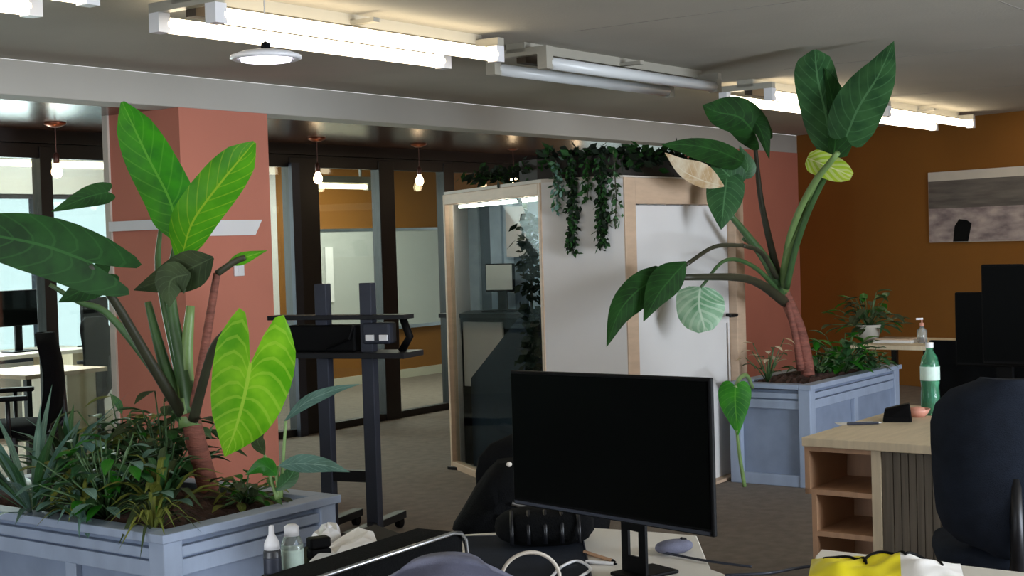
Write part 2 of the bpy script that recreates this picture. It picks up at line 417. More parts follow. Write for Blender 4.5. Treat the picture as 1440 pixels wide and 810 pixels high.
# wall fittings on the left column
def on_front(px,py): return touv(PV(px,py,BV-.005))
u0,_=on_front(328,378); 
t=thing('light_switch','small white light switch on the terracotta column','switch',uv(u0,BV-.012,0)); z0=PV(337,378,BV).z
MB().box(0,.08,-.008,.006,z0-.045,z0+.045).build('plate','whitep',t,bevel=.004); MB().box(.025,.055,-.014,-.007,z0-.022,z0+.022).build('rocker','whitep',t)
a=PV(303,320,BV-.02); b=PV(368,320,BV-.02); ua,ub=touv(a)[0],touv(b)[0]
t=thing('wall_sign','blank white pointed sign plate on the terracotta column','sign',uv(ua,BV-.02,a.z))
L=ub-ua; h=.05
MB().add([(x,y,z) for y in (-.006,.012) for x,z in ((-.25,-h),(L-.06,-h),(L,h*.9),(-.25,h*.9))],[(0,1,2,3),(7,6,5,4),(0,4,5,1),(1,5,6,2),(2,6,7,3),(3,7,4,0)]).build('plate','whitep',t)
t=thing('cable_conduit','white cable conduit running across the side of the left column','conduit',uv(5.66,6.65,0))
za=PU(175,318,5.66).z
MB().box(-.03,.0,0,.62,za-.03,za+.03).build('conduit','whitep',t)

# picture on the ochre wall
def onwall(px,py):
    d=ray(px,py); s=(YA-CO).dot(YN)/d.dot(YN); return CO+d*s
tl=onwall(1308,243); bl_=onwall(1310,341)
rzW=math.atan2(YD.y,YD.x)
t=thing('panorama_picture','long frameless grey and mauve landscape print on the ochre wall','picture',(tl.x+YN.x*.02,tl.y+YN.y*.02,0),rzW)
zt,zb=tl.z,bl_.z; W_=1.6; sg = 1
loc_in = Vector((math.cos(rzW),math.sin(rzW),0)).cross(Vector((0,0,1)))
sn = 1 if Vector((-math.sin(rzW),math.cos(rzW),0)).dot(YN)>0 else -1
def pic(x0,x1,z0,z1,d0,d1): 
    ya,yb=sorted((sn*d0,sn*d1)); return MB().box(x0,x1,ya,yb,z0,z1)
hh=zt-zb
m_=mat('print_sky','6d6560',.6,var=.45,scale=5,stretch=(.5,1,4)); M['psky']=m_
M['pland']=mat('print_land','b8a8a4',.6,var=.45,scale=7,stretch=(.6,1,1.5),col2='74666a')
pic(0,W_,zb,zt,-.015,.012).build('canvas','cream',t)
pic(.004,W_-.004,zb+hh*.48,zt-hh*.13,.012,.015).build('print_sky','psky',t)
pic(.004,W_-.004,zb+.004,zb+hh*.48,.012,.015).build('print_land','pland',t)
y0=sn*.015; y1=sn*.018
def rock(x,w,h2,name):
    pts=[(x-w,zb+.004),(x-w*.8,zb+h2*.7),(x-w*.3,zb+h2),(x+w*.5,zb+h2*.95),(x+w,zb+h2*.8),(x+w*.6,zb+.004)]
    n=len(pts); MB().add([(a,y0,b) for a,b in pts]+[(a,y1,b) for a,b in pts],[tuple(range(n)),tuple(range(n,2*n))[::-1]]+[(i,(i+1)%n,n+(i+1)%n,n+i) for i in range(n)]).build(name,'plast',t)
rock(.40,.11,hh*.32,'dark_rock')

# ------------------------------------------------------------------ booth
u=lambda p: p
P0=Vector((-.45,9.80,0)); P1=Vector((.185,8.21,0)); P2=Vector((.64,8.0,0)); P3=Vector((1.50,9.2,0))
PT=1.885
q0,q1,q2,q3=[Vector((*touv(p),0)) for p in (P0,P1,P2,P3)]
q4=Vector((q3.x,6.6,0)); q0b=Vector((*touv(Vector((-.36,10.45,0))),0)); q4.y=q0b.y
booth=thing('office_booth','freestanding office booth with one glass side, white panel and wooden door','booth',(0,0,0))
def wallseg(a,b,t,z0,z1,name,m,inner=1,parent=booth,s0=0,s1=None,off=0,bev=0):
    dd=(b-a); L=dd.length; dd=dd.normalized(); n=Vector((-dd.y,dd.x,0))*inner
    s1=L if s1 is None else s1
    p=a+dd*s0+n*off; r=a+dd*s1+n*off
    return MB().prism([(p.x,p.y),(r.x,r.y),(r.x+n.x*t,r.y+n.y*t),(p.x+n.x*t,p.y+n.y*t)],z0,z1).build(name,m,parent,bevel=bev)
# outline orientation: inside of the booth is on the +v side of q0->q1->q2->q3
def frame(a,b,z0,z1,wd,tb,tt,th,name,m):
    dd=(b-a).normalized(); n=Vector((-dd.y,dd.x,0)); L=(b-a).length; mb=MB()
    def seg(s0,s1,za,zb_):
        p=a+dd*s0-n*.01; r=a+dd*s1-n*.01
        mb.prism([(p.x,p.y),(r.x,r.y),(r.x+n.x*th,r.y+n.y*th),(p.x+n.x*th,p.y+n.y*th)],za,zb_)
    seg(0,wd,z0,z1); seg(L-wd,L,z0,z1); seg(wd,L-wd,z0,z0+tb); seg(wd,L-wd,z1-tt,z1)
    return mb.build(name,m,booth,bevel=.004)
# find inward sign
cen=(q0+q1+q2+q3+q4+q0b)/6
def inw(a,b):
    dd=(b-a).normalized(); n=Vector((-dd.y,dd.x,0)); return 1 if n.dot(cen-a)>0 else -1
pairs=dict(g=(q0,q1),w=(q1,q2),d=(q2,q3))
if inw(q0,q1)<0: pairs={k:(b,a) for k,(a,b) in pairs.items()}
ga,gb=pairs['g']; frame(ga,gb,0.0,PT,.035,.05,.07,.06,'glass_side_frame','podwood')
wallseg(ga,gb,.01,.05,PT-.07,'glass_side_pane','podglass',off=.02,s0=.035,s1=(gb-ga).length-.035)
wa,wb_=pairs['w']; wallseg(wa,wb_,.05,0,PT,'white_panel','white')
da,db=pairs['d']; frame(da,db,0,PT+.01,.12,.02,.15,.08,'door_frame','podwood')
Ld=(db-da).length
swp=(da-q3).length<.01
door=wallseg(da,db,.035,.02,PT-.145,'door','white',off=.045,s0=.125 if swp else .20,s1=Ld-.20 if swp else Ld-.125,bev=.003)
wallseg(da,db,.02,.02,PT-.145,'door_shadow_gap','slate',off=.06,s0=Ld-.20 if swp else .12,s1=Ld-.12 if swp else .20)  # dark slate strip put in for the shade of the door gap
# handle placed on door
hp=PV(1030,443,q3.y); hu,hv=touv(hp)
MB().tube([(hu,hv+.045,hp.z),(hu,hv-.03,hp.z),(hu-.09,hv-.03,hp.z)],.011,8).build('handle','blackm',door)
MB().box(hu-.008,hu+.008,hv+.04,hv+.05,.5,hp.z-.05).build('door_rail','steel',door)
MB().box(q3.x-.05,q3.x,q3.y+.08,q4.y,0,PT).build('side_wall','white',booth)
MB().prism([(q0.x,q0.y),(q0b.x,q0b.y),(q0b.x+.05,q0b.y-.04),(q0.x+.05,q0.y-.04)],0,PT).build('rear_wall','white',booth)
roof=MB().prism([(q.x,q.y) for q in (q0,q1,q2,q3,q4,q0b)],PT,PT+.02).build('roof','cream',booth)
# inside lining: felt slats on the rear wall
vv=q4.y-.06; i=0
while vv>q3.y+.4:
    MB().box(q3.x-.09 if i%2 else q3.x-.11,q3.x-.051,vv-.10,vv,0.02,PT-.01).build('felt_slat','feltb' if i%3!=1 else 'feltd',booth); vv-=.105; i+=1
wallseg(ga,gb,.03,PT-.095,PT-.075,'led_strip','led',off=.07,s0=.10,s1=(gb-ga).length-.12)
bc=P(700,300,9.3); bcu=touv(bc)
# plain white panel stands in for a bright window in the booth
SU=q3.x-.12
p=PU(728,318,SU); pv_=touv(p)[1]
MB().box(SU-.02,SU,pv_-.09,pv_+.09,1.44,1.80).build('bright_window_panel','white',booth)
# booth furniture
t=thing('booth_counter','dark high counter along the side inside the booth','counter',uv(0,0,0))
MB().box(SU-.42,SU-.01,5.15,q4.y-.12,1.03,1.06).build('worktop','blackm',t); MB().box(SU-.36,SU-.33,5.2,q4.y-.16,0,1.03).build('front_panel','plast',t)
MB().box(SU-.38,SU-.36,5.86,6.2,.55,1.0).build('beige_panel','cream',t)
def monitor(name,label,c,wd,ht,rz,z_foot,stand=True,m='screen',frame_m='plast',neckoff=.05):
    t=thing(name,label,'monitor',(c.x,c.y,z_foot),rz); z=c.z-z_foot
    MB().box(-wd/2,wd/2,-.005,.03,z-ht/2,z+ht/2).build('housing',frame_m,t,bevel=.006)
    MB().box(-wd/2+.008,wd/2-.008,-.008,-.004,z-ht/2+.016,z+ht/2-.008).build('screen',m,t)
    if stand:
        MB().box(-.035,.035,.03,.055,.01,z).build('neck',frame_m,t,bevel=.005)
        MB().box(-.12,.12,-.06,.12,0,.012).build('base',frame_m,t,bevel=.005)
    return t
pm=PU(702,380,SU-.2); monitor('booth_monitor','small monitor with a pale grey screen on the counter inside the booth',Vector((pm.x,pm.y,1.30)),.22,.20,A-1.4,1.06,m='board')
t=thing('booth_chair','dark navy high backed lounge chair inside the booth','chair',uv(q1.x+.68,5.28,0),A+2.6); t.scale=(.72,.72,.9)
MB().prism([(-.3,-.3),(.3,-.3),(.3,.3),(-.3,.3)],.12,.42).build('seat','navy',t,bevel=.04)
m=MB(); m.add([(-.3,.22,.3),(.3,.22,.3),(.3,.34,.3),(-.3,.34,.3),(-.27,.36,1.15),(.27,.36,1.15),(.27,.44,1.15),(-.27,.44,1.15)],[(0,3,2,1),(4,5,6,7),(0,1,5,4),(1,2,6,5),(2,3,7,6),(3,0,4,7)]); m.build('backrest','navy',t,bevel=.03)
for a_,b_ in ((-.25,-.25),(.25,-.25),(-.25,.25),(.25,.25)): MB().tube([(a_,b_,.14),(a_*1.1,b_*1.1,0)],.015).build('leg','blackm',t)
# navy slanted panel leaning just inside the glass
dd=(gb-ga).normalized(); nn=Vector((-dd.y,dd.x,0)); Lg=(gb-ga).length
t=thing('slanted_panel','dark navy panel with a sloping top behind the booth glass','panel',(0,0,0))
s_=lambda s: (ga+dd*s+nn*.12); s2=lambda s:(ga+dd*s+nn*.16)
rev = (ga-q0).length<.01
pts=[(.10,.02),(Lg-.08,.02),(Lg-.08,1.12),(Lg*.62,1.10),(.10,.62)] if rev else [(Lg-.10,.02),(.08,.02),(.08,1.12),(Lg*.38,1.10),(Lg-.10,.62)]
n=5; MB().add([(s_(s).x,s_(s).y,z) for s,z in pts]+[(s2(s).x,s2(s).y,z) for s,z in pts],[tuple(range(n)),tuple(range(n,2*n))[::-1]]+[(i,(i+1)%n,n+(i+1)%n,n+i) for i in range(n)]).build('panel','navy',t)
for s in (.3,Lg-.3):
    e=s_(s); MB().box(e.x-.02,e.x+.02,e.y,e.y+.3,0,.02).build('foot','blackm',t)

# ------------------------------------------------------------------ planters
def planter(label,u0,v0,lu,lv,hh):
    t=thing('planter_box',label,'planter',uv(u0,v0,0))
    m=MB(); tk=.04
    m.box(tk,lu-tk,tk,tk+.02,.03,hh-.04); m.box(tk,lu-tk,lv-tk-.02,lv-tk,.03,hh-.04); m.box(tk,tk+.02,tk,lv-tk,.03,hh-.04); m.box(lu-tk-.02,lu-tk,tk,lv-tk,.03,hh-.04)
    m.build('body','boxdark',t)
    for x in (0,lu-.09):
        for y in (0,lv-.09): MB().box(x+.005,x+.085,y+.005,y+.085,0,hh-.02).build('corner_post','boxblue',t,bevel=.006)
    for z0,z1,o_ in ((.0,.07,.012),(hh-.155,hh-.10,.018),(hh-.09,hh-.055,.012)):
        for nm,bx in (('rail',(.085,lu-.085,o_,o_+.03)),('rail',(.085,lu-.085,lv-o_-.03,lv-o_)),('rail',(o_,o_+.03,.085,lv-.085)),('rail',(lu-o_-.03,lu-o_,.085,lv-.085))):
            MB().box(*bx,z0,z1).build(nm,'boxblue',t,bevel=.004)
    m=MB(); w2=.075
    m.box(-.01,lu+.01,-.01,w2,hh-.03,hh); m.box(-.01,lu+.01,lv-w2,lv+.01,hh-.03,hh); m.box(-.01,w2,w2,lv-w2,hh-.03,hh); m.box(lu-w2,lu+.01,w2,lv-w2,hh-.03,hh)
    m.build('rim','boxblue',t,bevel=.004)
    # centre stile on long faces
    m=MB(); nx=max(1,int(lu/.5)); 
    for i in range(1,nx): x=lu*i/nx; MB().box(x-.03,x+.03,.014,.04,.07,hh-.15).build('stile','boxblue',t,bevel=.003)
    ny=max(1,int(lv/.5))
    for i in range(1,ny): y=lv*i/ny; MB().box(.014,.04,y-.03,y+.03,.07,hh-.15).build('stile','boxblue',t,bevel=.003)
    N=24; vs=[];fs=[]; rn=random.Random(3)
    for i in range(N+1):
        for j in range(N+1):
            x=.05+(lu-.1)*i/N; y=.05+(lv-.1)*j/N; e=min(i,N-i,j,N-j)/N
            vs.append((x,y,hh-.05+min(.06,e*.3)+rn.uniform(-.012,.012)))
    for i in range(N):
        for j in range(N): a=i*(N+1)+j; fs.append((a,a+1,a+N+2,a+N+1))
    MB().add(vs,fs).build('soil','soil',t,smooth=False)
    return t
PLH=.63
pl=planter('blue grey wooden planter box in the left foreground, full of plants',3.01,3.67,.82,1.55,PLH)
pr=planter('blue grey wooden planter box beside the booth door under the tall plant',7.94,3.66,1.45,.56,PLH)

# ------------------------------------------------------------------ leaves
def interp(tab,s):
    x=s*(len(tab)-1); i=min(int(x),len(tab)-2); f=x-i; return tab[i]*(1-f)+tab[i+1]*f
PROF=dict(paddle=[.3,.74,.95,1,1,.98,.9,.68,.08], ovate=[.06,.55,.88,1,.96,.82,.58,.3,.02], heart=[.72,.95,1,.97,.88,.72,.5,.27,.01], strap=[.5,.8,1,1,.95,.85,.65,.4,.02], lance=[.05,.5,.85,1,.92,.74,.5,.25,.01], flat=[.5,.9,1,1,1,1,.9,.7,.3])
def bez(pts,n):
    # Catmull-Rom through points
    pts=[Vector(p) for p in pts]
    if len(pts)==2: return [pts[0].lerp(pts[1],i/n) for i in range(n+1)]
    e=[pts[0]*2-pts[1]]+pts+[pts[-1]*2-pts[-2]]; out=[]; m=len(pts)-1
    for k in range(n+1):
        x=k/n*m; i=min(int(x),m-1); f=x-i; a,b,c,d=e[i:i+4]
        out.append(.5*((2*b)+(c-a)*f+(2*a-5*b+4*c-d)*f*f+(3*b-a-3*c+d)*f**3))
    return out
def leaf(parent,pts,wl,wr,prof='ovate',mt='leaf',lobe=0,fold=.15,turn=0,rip=.04,name='leaf',ns=14,nt=8,label=None,seed=0,sub=None):
    mid=bez(pts,ns); L=sum((mid[i+1]-mid[i]).length for i in range(ns)); rn=random.Random(seed+int(wl*1000))
    ph=rn.uniform(0,6); vs=[];uvs=[];fs=[]
    for i in range(ns+1):
        s=i/ns; T=(mid[min(i+1,ns)]-mid[max(i-1,0)]).normalized()
        vd=(CO-mid[i]).normalized(); Sd=T.cross(vd)
        if Sd.length<.05: Sd=T.cross(Vector((0,0,1)))
        Sd.normalize(); Nn=Sd.cross(T).normalized()
        w_=interp(PROF[prof],s)
        for j in range(nt+1):
            t=-1+2*j/nt; ww=(wl if t<0 else wr)*w_
            p=mid[i]+Sd*(t*ww)+Nn*(-fold*abs(t)**1.5*ww + turn*t*ww + rip*ww*math.sin(s*14+ph+t*2)*abs(t))
            if lobe: p -= T*lobe*math.sin(math.pi*.72*abs(t)**.95)*max(0,(1-s*1.6))**1.3
            vs.append(p); uvs.append((s,(t+1)/2))
    for i in range(ns):
        for j in range(nt): a=i*(nt+1)+j; fs.append((a,a+1,a+nt+2,a+nt+1))
    o=MB().add(vs,fs,uvs).build(name,mt,sub or parent,world=True,smooth=True)
    if label: o['label']=label
    return o
def LP(parent,pts,D,wl,wr,**k):
    """leaf from traced midrib pixels with its own depth"""
    Ds=D if isinstance(D,(list,tuple)) else [D]*len(pts)
    if len(Ds)==2: Ds=[Ds[0]+(Ds[1]-Ds[0])*i/(len(pts)-1) for i in range(len(pts))]
    dm=sum(Ds)/len(Ds)
    if 'lobe' in k: k['lobe']=k['lobe']*dm/F
    return leaf(parent,[P(x,y,d_) for (x,y),d_ in zip(pts,Ds)],wl*dm/F,wr*dm/F,**k)
def ST(parent,pts,D,r0,r1,mt='petiole',name='stalk'):
    Ds=D if isinstance(D,(list,tuple)) else [D]*len(pts)
    if len(Ds)==2: Ds=[Ds[0]+(Ds[1]-Ds[0])*i/(len(pts)-1) for i in range(len(pts))]
    c=bez([P(x,y,d_) for (x,y),d_ in zip(pts,Ds)],14); dm=sum(Ds)/len(Ds)
    return MB().tube(c,[(r0+(r1-r0)*i/14)*dm/F for i in range(15)],8).build(name,mt,parent,world=True,smooth=True)

# ---- big plant in the left planter
base=P(292,697,5.4)
ep=thing('elephant_ear_plant','tall elephant ear plant with big green leaves and reddish trunk in left planter','plant',base,0)
ST(ep,[(296,708),(290,675),(278,630),(266,580)],5.4,16,14,'trunk','trunk')
ST(ep,[(268,600),(262,560),(262,500),(268,430)],[5.4,5.45],17,6,'petlite','leaf_sheath')
ST(ep,[(262,590),(240,540),(222,480),(208,425)],[5.4,5.5],12,5,'petiole')
ST(ep,[(268,590),(258,520),(244,450),(240,390),(250,330)],[5.4,5.5],13,4,'petiole')
ST(ep,[(262,580),(252,520),(232,430),(222,370),(226,320)],[5.4,5.6],10,3,'petiole')
ST(ep,[(258,585),(215,515),(165,430),(125,372)],[5.4,5.0],9,5,'petdark')
ST(ep,[(256,580),(205,505),(150,440),(112,425),(70,400)],[5.4,5.3],7,3,'petiole')
ST(ep,[(270,585),(283,520),(296,440),(305,385)],[5.4,5.3],8,5,'trunk')
ST(ep,[(272,590),(285,540),(300,490),(322,462)],[5.35,5.1],8,5,'petdark')
ST(ep,[(305,385),(330,368),(345,362)],[5.3,5.3],5,4,'petdark')
LP(ep,[(248,322),(238,280),(205,215),(172,143)],[5.5,5.65],34,36,prof='paddle',mt='leafA',lobe=16,fold=.25,label='upright fresh green leaf at the top left')
LP(ep,[(256,358),(272,310),(312,255),(358,200)],[5.4,5.2],32,32,prof='paddle',mt='leafB',lobe=8,fold=.3,label='bright yellow-green upright leaf')
LP(ep,[(130,370),(60,345),(-20,330),(-90,330)],[5.0,4.6],46,44,prof='heart',mt='leafD',lobe=75,fold=-.15,label='large dark green horizontal leaf')
LP(ep,[(152,270),(120,278),(72,298)],5.3,16,16,prof='heart',mt='leafD',lobe=8)
LP(ep,[(152,385),(120,405),(82,425)],5.2,22,22,prof='heart',mt='leafD',lobe=10)
LP(ep,[(300,362),(250,385),(188,408)],[5.2,5.3],30,26,prof='ovate',mt='leafG',fold=.3,label='dull olive drooping leaf')
LP(ep,[(268,385),(240,395),(238,432)],[5.2,5.2],26,24,prof='ovate',mt='leafG',fold=.2)
LP(ep,[(318,372),(345,362),(376,352)],5.3,9,9,prof='lance',mt='leafB',fold=.5)
LP(ep,[(352,512),(345,550),(332,600),(316,642)],[4.95,5.0],62,52,prof='heart',mt='leafL',lobe=78,fold=.12,label='wide lime green leaf with pale veins')
ep2=thing('strap_leaf_plant','small plant with grey-green pointed leaves at the right corner of left planter','plant',P(395,700,4.95),0)
LP(ep2,[(400,592),(430,566),(468,549),(506,540)],[4.9,4.7],9,9,prof='lance',mt='leafP')
LP(ep2,[(392,655),(420,652),(460,655),(492,664)],[4.9,4.7],14,13,prof='lance',mt='leafP')
LP(ep2,[(390,668),(370,655),(345,668)],[4.9,4.9],14,13,prof='lance',mt='leaf')
LP(ep2,[(388,690),(410,668),(420,640)],[4.9,5.0],13,12,prof='lance',mt='leafS')
LP(ep2,[(372,640),(362,615),(380,590)],[4.95,5.1],10,10,prof='lance',mt='leafG')
for q in ([(395,700),(398,650),(402,592)],[(393,700),(390,675),(392,655)],[(390,700),(392,690),(388,668)],[(390,702),(380,670),(372,640)]): ST(ep2,q,4.95,3,2,'petlite')

# generic low plants
def plant(kind,name,label,px,py,D,n,L,wdt,mts,seed,arch=.6,el=(20,80),zb=None,grp=None):
    b=P(px,py,D); b.z = PLH-.02 if zb is None else zb
    t=thing(name,label,'plant',b,0,group=grp); rn=random.Random(seed); mbs={k:MB() for k in mts}
    stems=MB()
    for i in range(n):
        az=2*math.pi*(i*.381966+rn.uniform(-.03,.03))*1.0; e=R(rn.uniform(*el)); l=L*rn.uniform(.7,1.1)
        d_=Vector((math.cos(az)*math.cos(e),math.sin(az)*math.cos(e),math.sin(e)))
        if kind=='strap':
            pts=[b+d_*.01, b+d_*l*.5+Vector((0,0,.02)), b+d_*l+Vector((0,0,-arch*l*.5))]
        else:
            s0=b+d_*l*rn.uniform(.35,.95); 
            stems.tube([b,b+(s0-b)*.5+Vector((0,0,.02)),s0],.003,5)
            dl=Vector((math.cos(az+rn.uniform(-.8,.8)),math.sin(az+rn.uniform(-.8,.8)),rn.uniform(-.5,.5))).normalized()
            pts=[s0,s0+dl*wdt*1.3,s0+dl*wdt*2.5+Vector((0,0,-arch*wdt))]
        mid=bez(pts,7); mbk=mbs[mts[rn.randrange(len(mts))]]; vs=[];uvs=[];fs=[]
        up=Vector((0,0,1)); pr_=PROF['lance' if kind=='strap' else 'ovate']
        for a in range(8):
            T=(mid[min(a+1,7)]-mid[max(a-1,0)]).normalized(); Sd=T.cross(up).normalized(); N_=Sd.cross(T)
            w_=interp(pr_,a/7)*wdt*(.5 if kind=='strap' else .6)
            for j in range(3): tt=j-1; vs.append(mid[a]+Sd*tt*w_+N_*abs(tt)*w_*.3); uvs.append((a/7,j/2))
        for a in range(7):
            for j in range(2): k=a*3+j; fs.append((k,k+1,k+4,k+3))
        mbk.add(vs,fs,uvs)
    for k,mb in mbs.items():
        if mb.v: mb.build('foliage',k,t,world=True,smooth=True)
    if stems.v: stems.build('stem','petiole',t,world=True,smooth=True)
    return t
# left planter undergrowth
plant('strap','fan_palm','spiky grey-green fan palm at the left edge of the picture',45,690,5.15,44,.62,.028,['leafP','leafP','leafS'],1,.15,(5,60))
plant('strap','dracaena_plant','green arching strap plant left of the reddish trunk',225,690,5.0,36,.36,.035,['leafG','leafS','leafO'],2,.7,(15,85))
plant('bush','low_shrub','dense small-leaved green shrub in the middle of left planter',150,700,5.0,110,.34,.036,['leaf','leafS','leafP'],3,.3,(15,88))
plant('bush','dark_shrub','dark leafy shrub behind the reddish trunk',235,680,5.5,90,.42,.045,['leafD','leafG','leafS'],4,.3,(35,88))
plant('strap','spider_plant','pale striped spider plant near the front rim of left planter',115,715,4.95,30,.26,.02,['leafP','leafO'],5,.9,(15,80))
plant('strap','grass_tuft','thin olive grass tuft at the front corner of left planter',215,740,4.75,34,.22,.014,['leafG','leafO'],6,.9,(10,85))
plant('bush','trailing_herb','small trailing herb right of the reddish trunk',345,700,5.2,50,.16,.03,['leaf','leafG','leafO'],7,.3,(10,80))
plant('strap','tall_grass_plant','tall thin-leaved plant behind the fan palm',95,680,5.5,40,.46,.03,['leafS','leafG','leafP'],8,.5,(30,85))
plant('bush','back_shrub','leafy olive shrub at the back of left planter',180,680,5.7,80,.38,.045,['leafG','leafS','leafO'],9,.3,(30,88))
plant('bush','yellow_shrub','small olive-yellow leaved shrub between palm and dracaena',120,690,5.1,60,.32,.035,['leafO','leafS'],10,.3,(35,88))

# ---- big plant in the right planter
base=P(1135,545,9.05)
rp=thing('tall_elephant_ear_plant','tall leaning elephant ear plant reaching the ceiling in right planter','plant',base,0)
ST(rp,[(1138,548),(1134,510),(1124,465),(1110,430),(1098,402)],[9.05,9.0],10,9,'trunk','trunk')
ST(rp,[(1108,425),(1120,480),(1126,520)],[8.95,9.0],4,6,'trunk','side_trunk')
ST(rp,[(1102,410),(1108,360),(1130,300),(1158,232)],[9.0,8.5],8,6,'petlite')
ST(rp,[(1106,405),(1120,345),(1140,290),(1165,240)],[8.9,8.4],5,4,'petiole')
ST(rp,[(1100,405),(1112,330),(1140,265),(1178,215)],[9.0,8.2],6,4,'petlite')
ST(rp,[(1100,410),(1085,350),(1070,280),(1062,205)],[9.0,8.8],6,3,'petdark')
ST(rp,[(1102,415),(1076,365),(1050,330),(1025,300)],[9.0,8.7],8,4,'petiole')
ST(rp,[(1104,425),(1070,400),(1035,390),(960,390)],[9.0,7.75],8,4,'petdark')
ST(rp,[(1098,412),(1060,375),(1020,366),(985,405)],[9.0,8.2],4,2,'petiole')
ST(rp,[(1044,345),(1005,347),(965,372)],[8.4,7.75],3,3,'petdark')
ST(rp,[(1092,390),(1070,355),(1044,345)],[8.9,8.4],4,3,'petdark')
ST(rp,[(1102,410),(1085,372),(1066,350),(1045,335)],[9.0,8.9],5,3,'petiole')
LP(rp,[(1170,220),(1163,170),(1150,110),(1146,70)],[8.5,8.0],33,27,prof='paddle',mt='leafS',lobe=6,fold=.3,label='upright dark green leaf')
LP(rp,[(1172,222),(1175,180),(1168,130),(1160,95)],[8.45,8.1],10,26,prof='heart',mt='leafD',fold=.3)
LP(rp,[(1190,192),(1208,150),(1236,105),(1257,58)],[8.2,7.75],36,36,prof='heart',mt='leafS',lobe=14,fold=.2,label='pale-backed pointed leaf at the top right')
LP(rp,[(1135,222),(1150,228),(1175,238),(1198,248)],[8.4,8.3],17,18,prof='flat',mt='leafY',fold=.2,label='yellow-green striped leaf with the light in its colour')
LP(rp,[(1062,188),(1040,165),(1010,158),(988,148)],[8.7,8.4],26,28,prof='heart',mt='leafD',lobe=30,fold=.35,label='dark curled leaf')
LP(rp,[(1050,165),(1068,180),(1082,224)],[8.7,8.6],14,9,prof='ovate',mt='leafD',fold=.3)
LP(rp,[(1045,228),(1010,212),(970,204),(930,203)],[8.5,7.7],22,14,prof='heart',mt='leafD',fold=.3)
LP(rp,[(1018,262),(990,255),(960,240),(935,215)],[8.4,7.75],10,24,prof='ovate',mt='leafC',fold=.1,label='dry cream patch of the curled leaf')
LP(rp,[(1040,262),(1018,240),(1000,222)],[8.55,8.4],22,22,prof='heart',mt='leafS',fold=.2)
LP(rp,[(1022,252),(1018,285),(1014,323)],[8.5,8.4],27,27,prof='heart',mt='leafS',lobe=12,fold=.2,label='small pointed hanging leaf')
LP(rp,[(1040,250),(1052,235),(1040,205)],[8.6,8.6],14,12,prof='ovate',mt='leafS',fold=.2)
LP(rp,[(925,390),(895,410),(870,440),(853,488)],[7.75,7.5],26,22,prof='heart',mt='leafD',lobe=14,fold=.25,label='large dark drooping leaf')
LP(rp,[(965,368),(945,390),(925,415),(905,452)],[7.75,7.55],20,26,prof='ovate',mt='leafD',fold=.25)
LP(rp,[(985,403),(983,430),(992,466)],[8.2,8.15],36,32,prof='flat',mt='leafM',fold=.3,label='pale mint leaf hanging before the booth door')
# low leaf with its own stalk hanging over the end
hl=thing('hanging_leaf_plant','single broad green leaf drooping over the end of right planter','plant',P(1058,542,8.75),0)
ST(hl,[(1058,545),(1050,528),(1040,532),(1034,545)],[8.75,8.4],3,3,'petlite')
LP(hl,[(1034,543),(1034,570),(1038,612)],[8.4,8.35],23,24,prof='heart',mt='leafA',lobe=8,fold=.2)
ST(hl,[(1036,605),(1040,640),(1047,684)],[8.36,8.42],2.2,3,'petlite')
# right planter undergrowth
zr=PLH-.02
plant('bush','leafy_shrub','bright green leafy shrub right of the tall plant trunk',1185,530,9.3,80,.30,.05,['leaf','leafA','leafS'],11,.3,(20,88))
plant('bush','small_herb','low green herb at the far end of right planter',1225,520,9.5,50,.2,.035,['leaf','leafS'],12,.3,(20,88))
plant('bush','flowering_plant','sparse thin-stemmed plant with pale pink leaves left of the trunk',1080,535,8.95,22,.36,.03,['leafC','leafS','leafC'],13,.3,(35,85))
plant('bush','corner_shrub','small green shrub behind the trunk base',1150,535,9.15,40,.2,.035,['leafS','leaf'],14,.3,(20,88))

# ---- trough of plants on the booth roof, trailing down the white panel
tr=thing('roof_trough','dark trough of leafy plants on top of the booth','planter',uv(0,0,PT+.02))
M['trough']=mat('dark_trough','2b2622',.7,var=.3)
dA=(q1-q0).normalized(); 
MB().prism([(q1.x+.05,q1.y+.06),(q2.x,q2.y+.05),(q2.x+.95,q2.y+.05),(q2.x+.95,q2.y+.27),(q2.x-.03,q2.y+.27),(q1.x+.12,q1.y+.24)] ,0,.12).build('trough','trough',tr)
def mass(parent,path,n,spread,size,mts,seed,name='foliage',drop=0):
    rn=random.Random(seed); mbs={k:MB() for k in mts}
    for i in range(n):
        f=rn.random()*(len(path)-1); k=min(int(f),len(path)-2); p=path[k].lerp(path[k+1],f-k)
        p=p+Vector((rn.gauss(0,spread[0]),rn.gauss(0,spread[0]),rn.gauss(0,spread[1])))
        d_=Vector((rn.uniform(-1,1),rn.uniform(-1,1),rn.uniform(-.8,.6)-drop)).normalized(); l=size*rn.uniform(.6,1.3)
        s_v=d_.cross(Vector((rn.uniform(-1,1),rn.uniform(-1,1),rn.uniform(-1,1)))).normalized()*l*.28
        mbs[mts[rn.randrange(len(mts))]].add([p,p+d_*l*.5+s_v,p+d_*l,p+d_*l*.5-s_v],[(0,1,2,3)],[(0,.5),(.5,.9),(1,.5),(.5,.1)])
    for k,mb in mbs.items():
        if mb.v: mb.build(name,k,parent,world=True)
zt=PT+.14
pA=P0.lerp(P1,.35); pB=P1+Vector((.05,.12,0)); pC=P2+Vector((0,.12,0)); pD=P2.lerp(P3,.75)+Vector((-.08,.1,0))
t=thing('roof_foliage','dark leafy plants growing along the edge of the booth roof','plant',(pB.x,pB.y,PT+.1),0)
mass(t,[Vector((q.x,q.y,zt-.01)) for q in (pB,pC,pD)],900,(.05,.03),.07,['leafX','leafX','leafD'],21)
t2=thing('roof_creeper','thin dark creeper lying along the booth roof above its glass side','plant',(pA.x,pA.y,PT+.05),0)
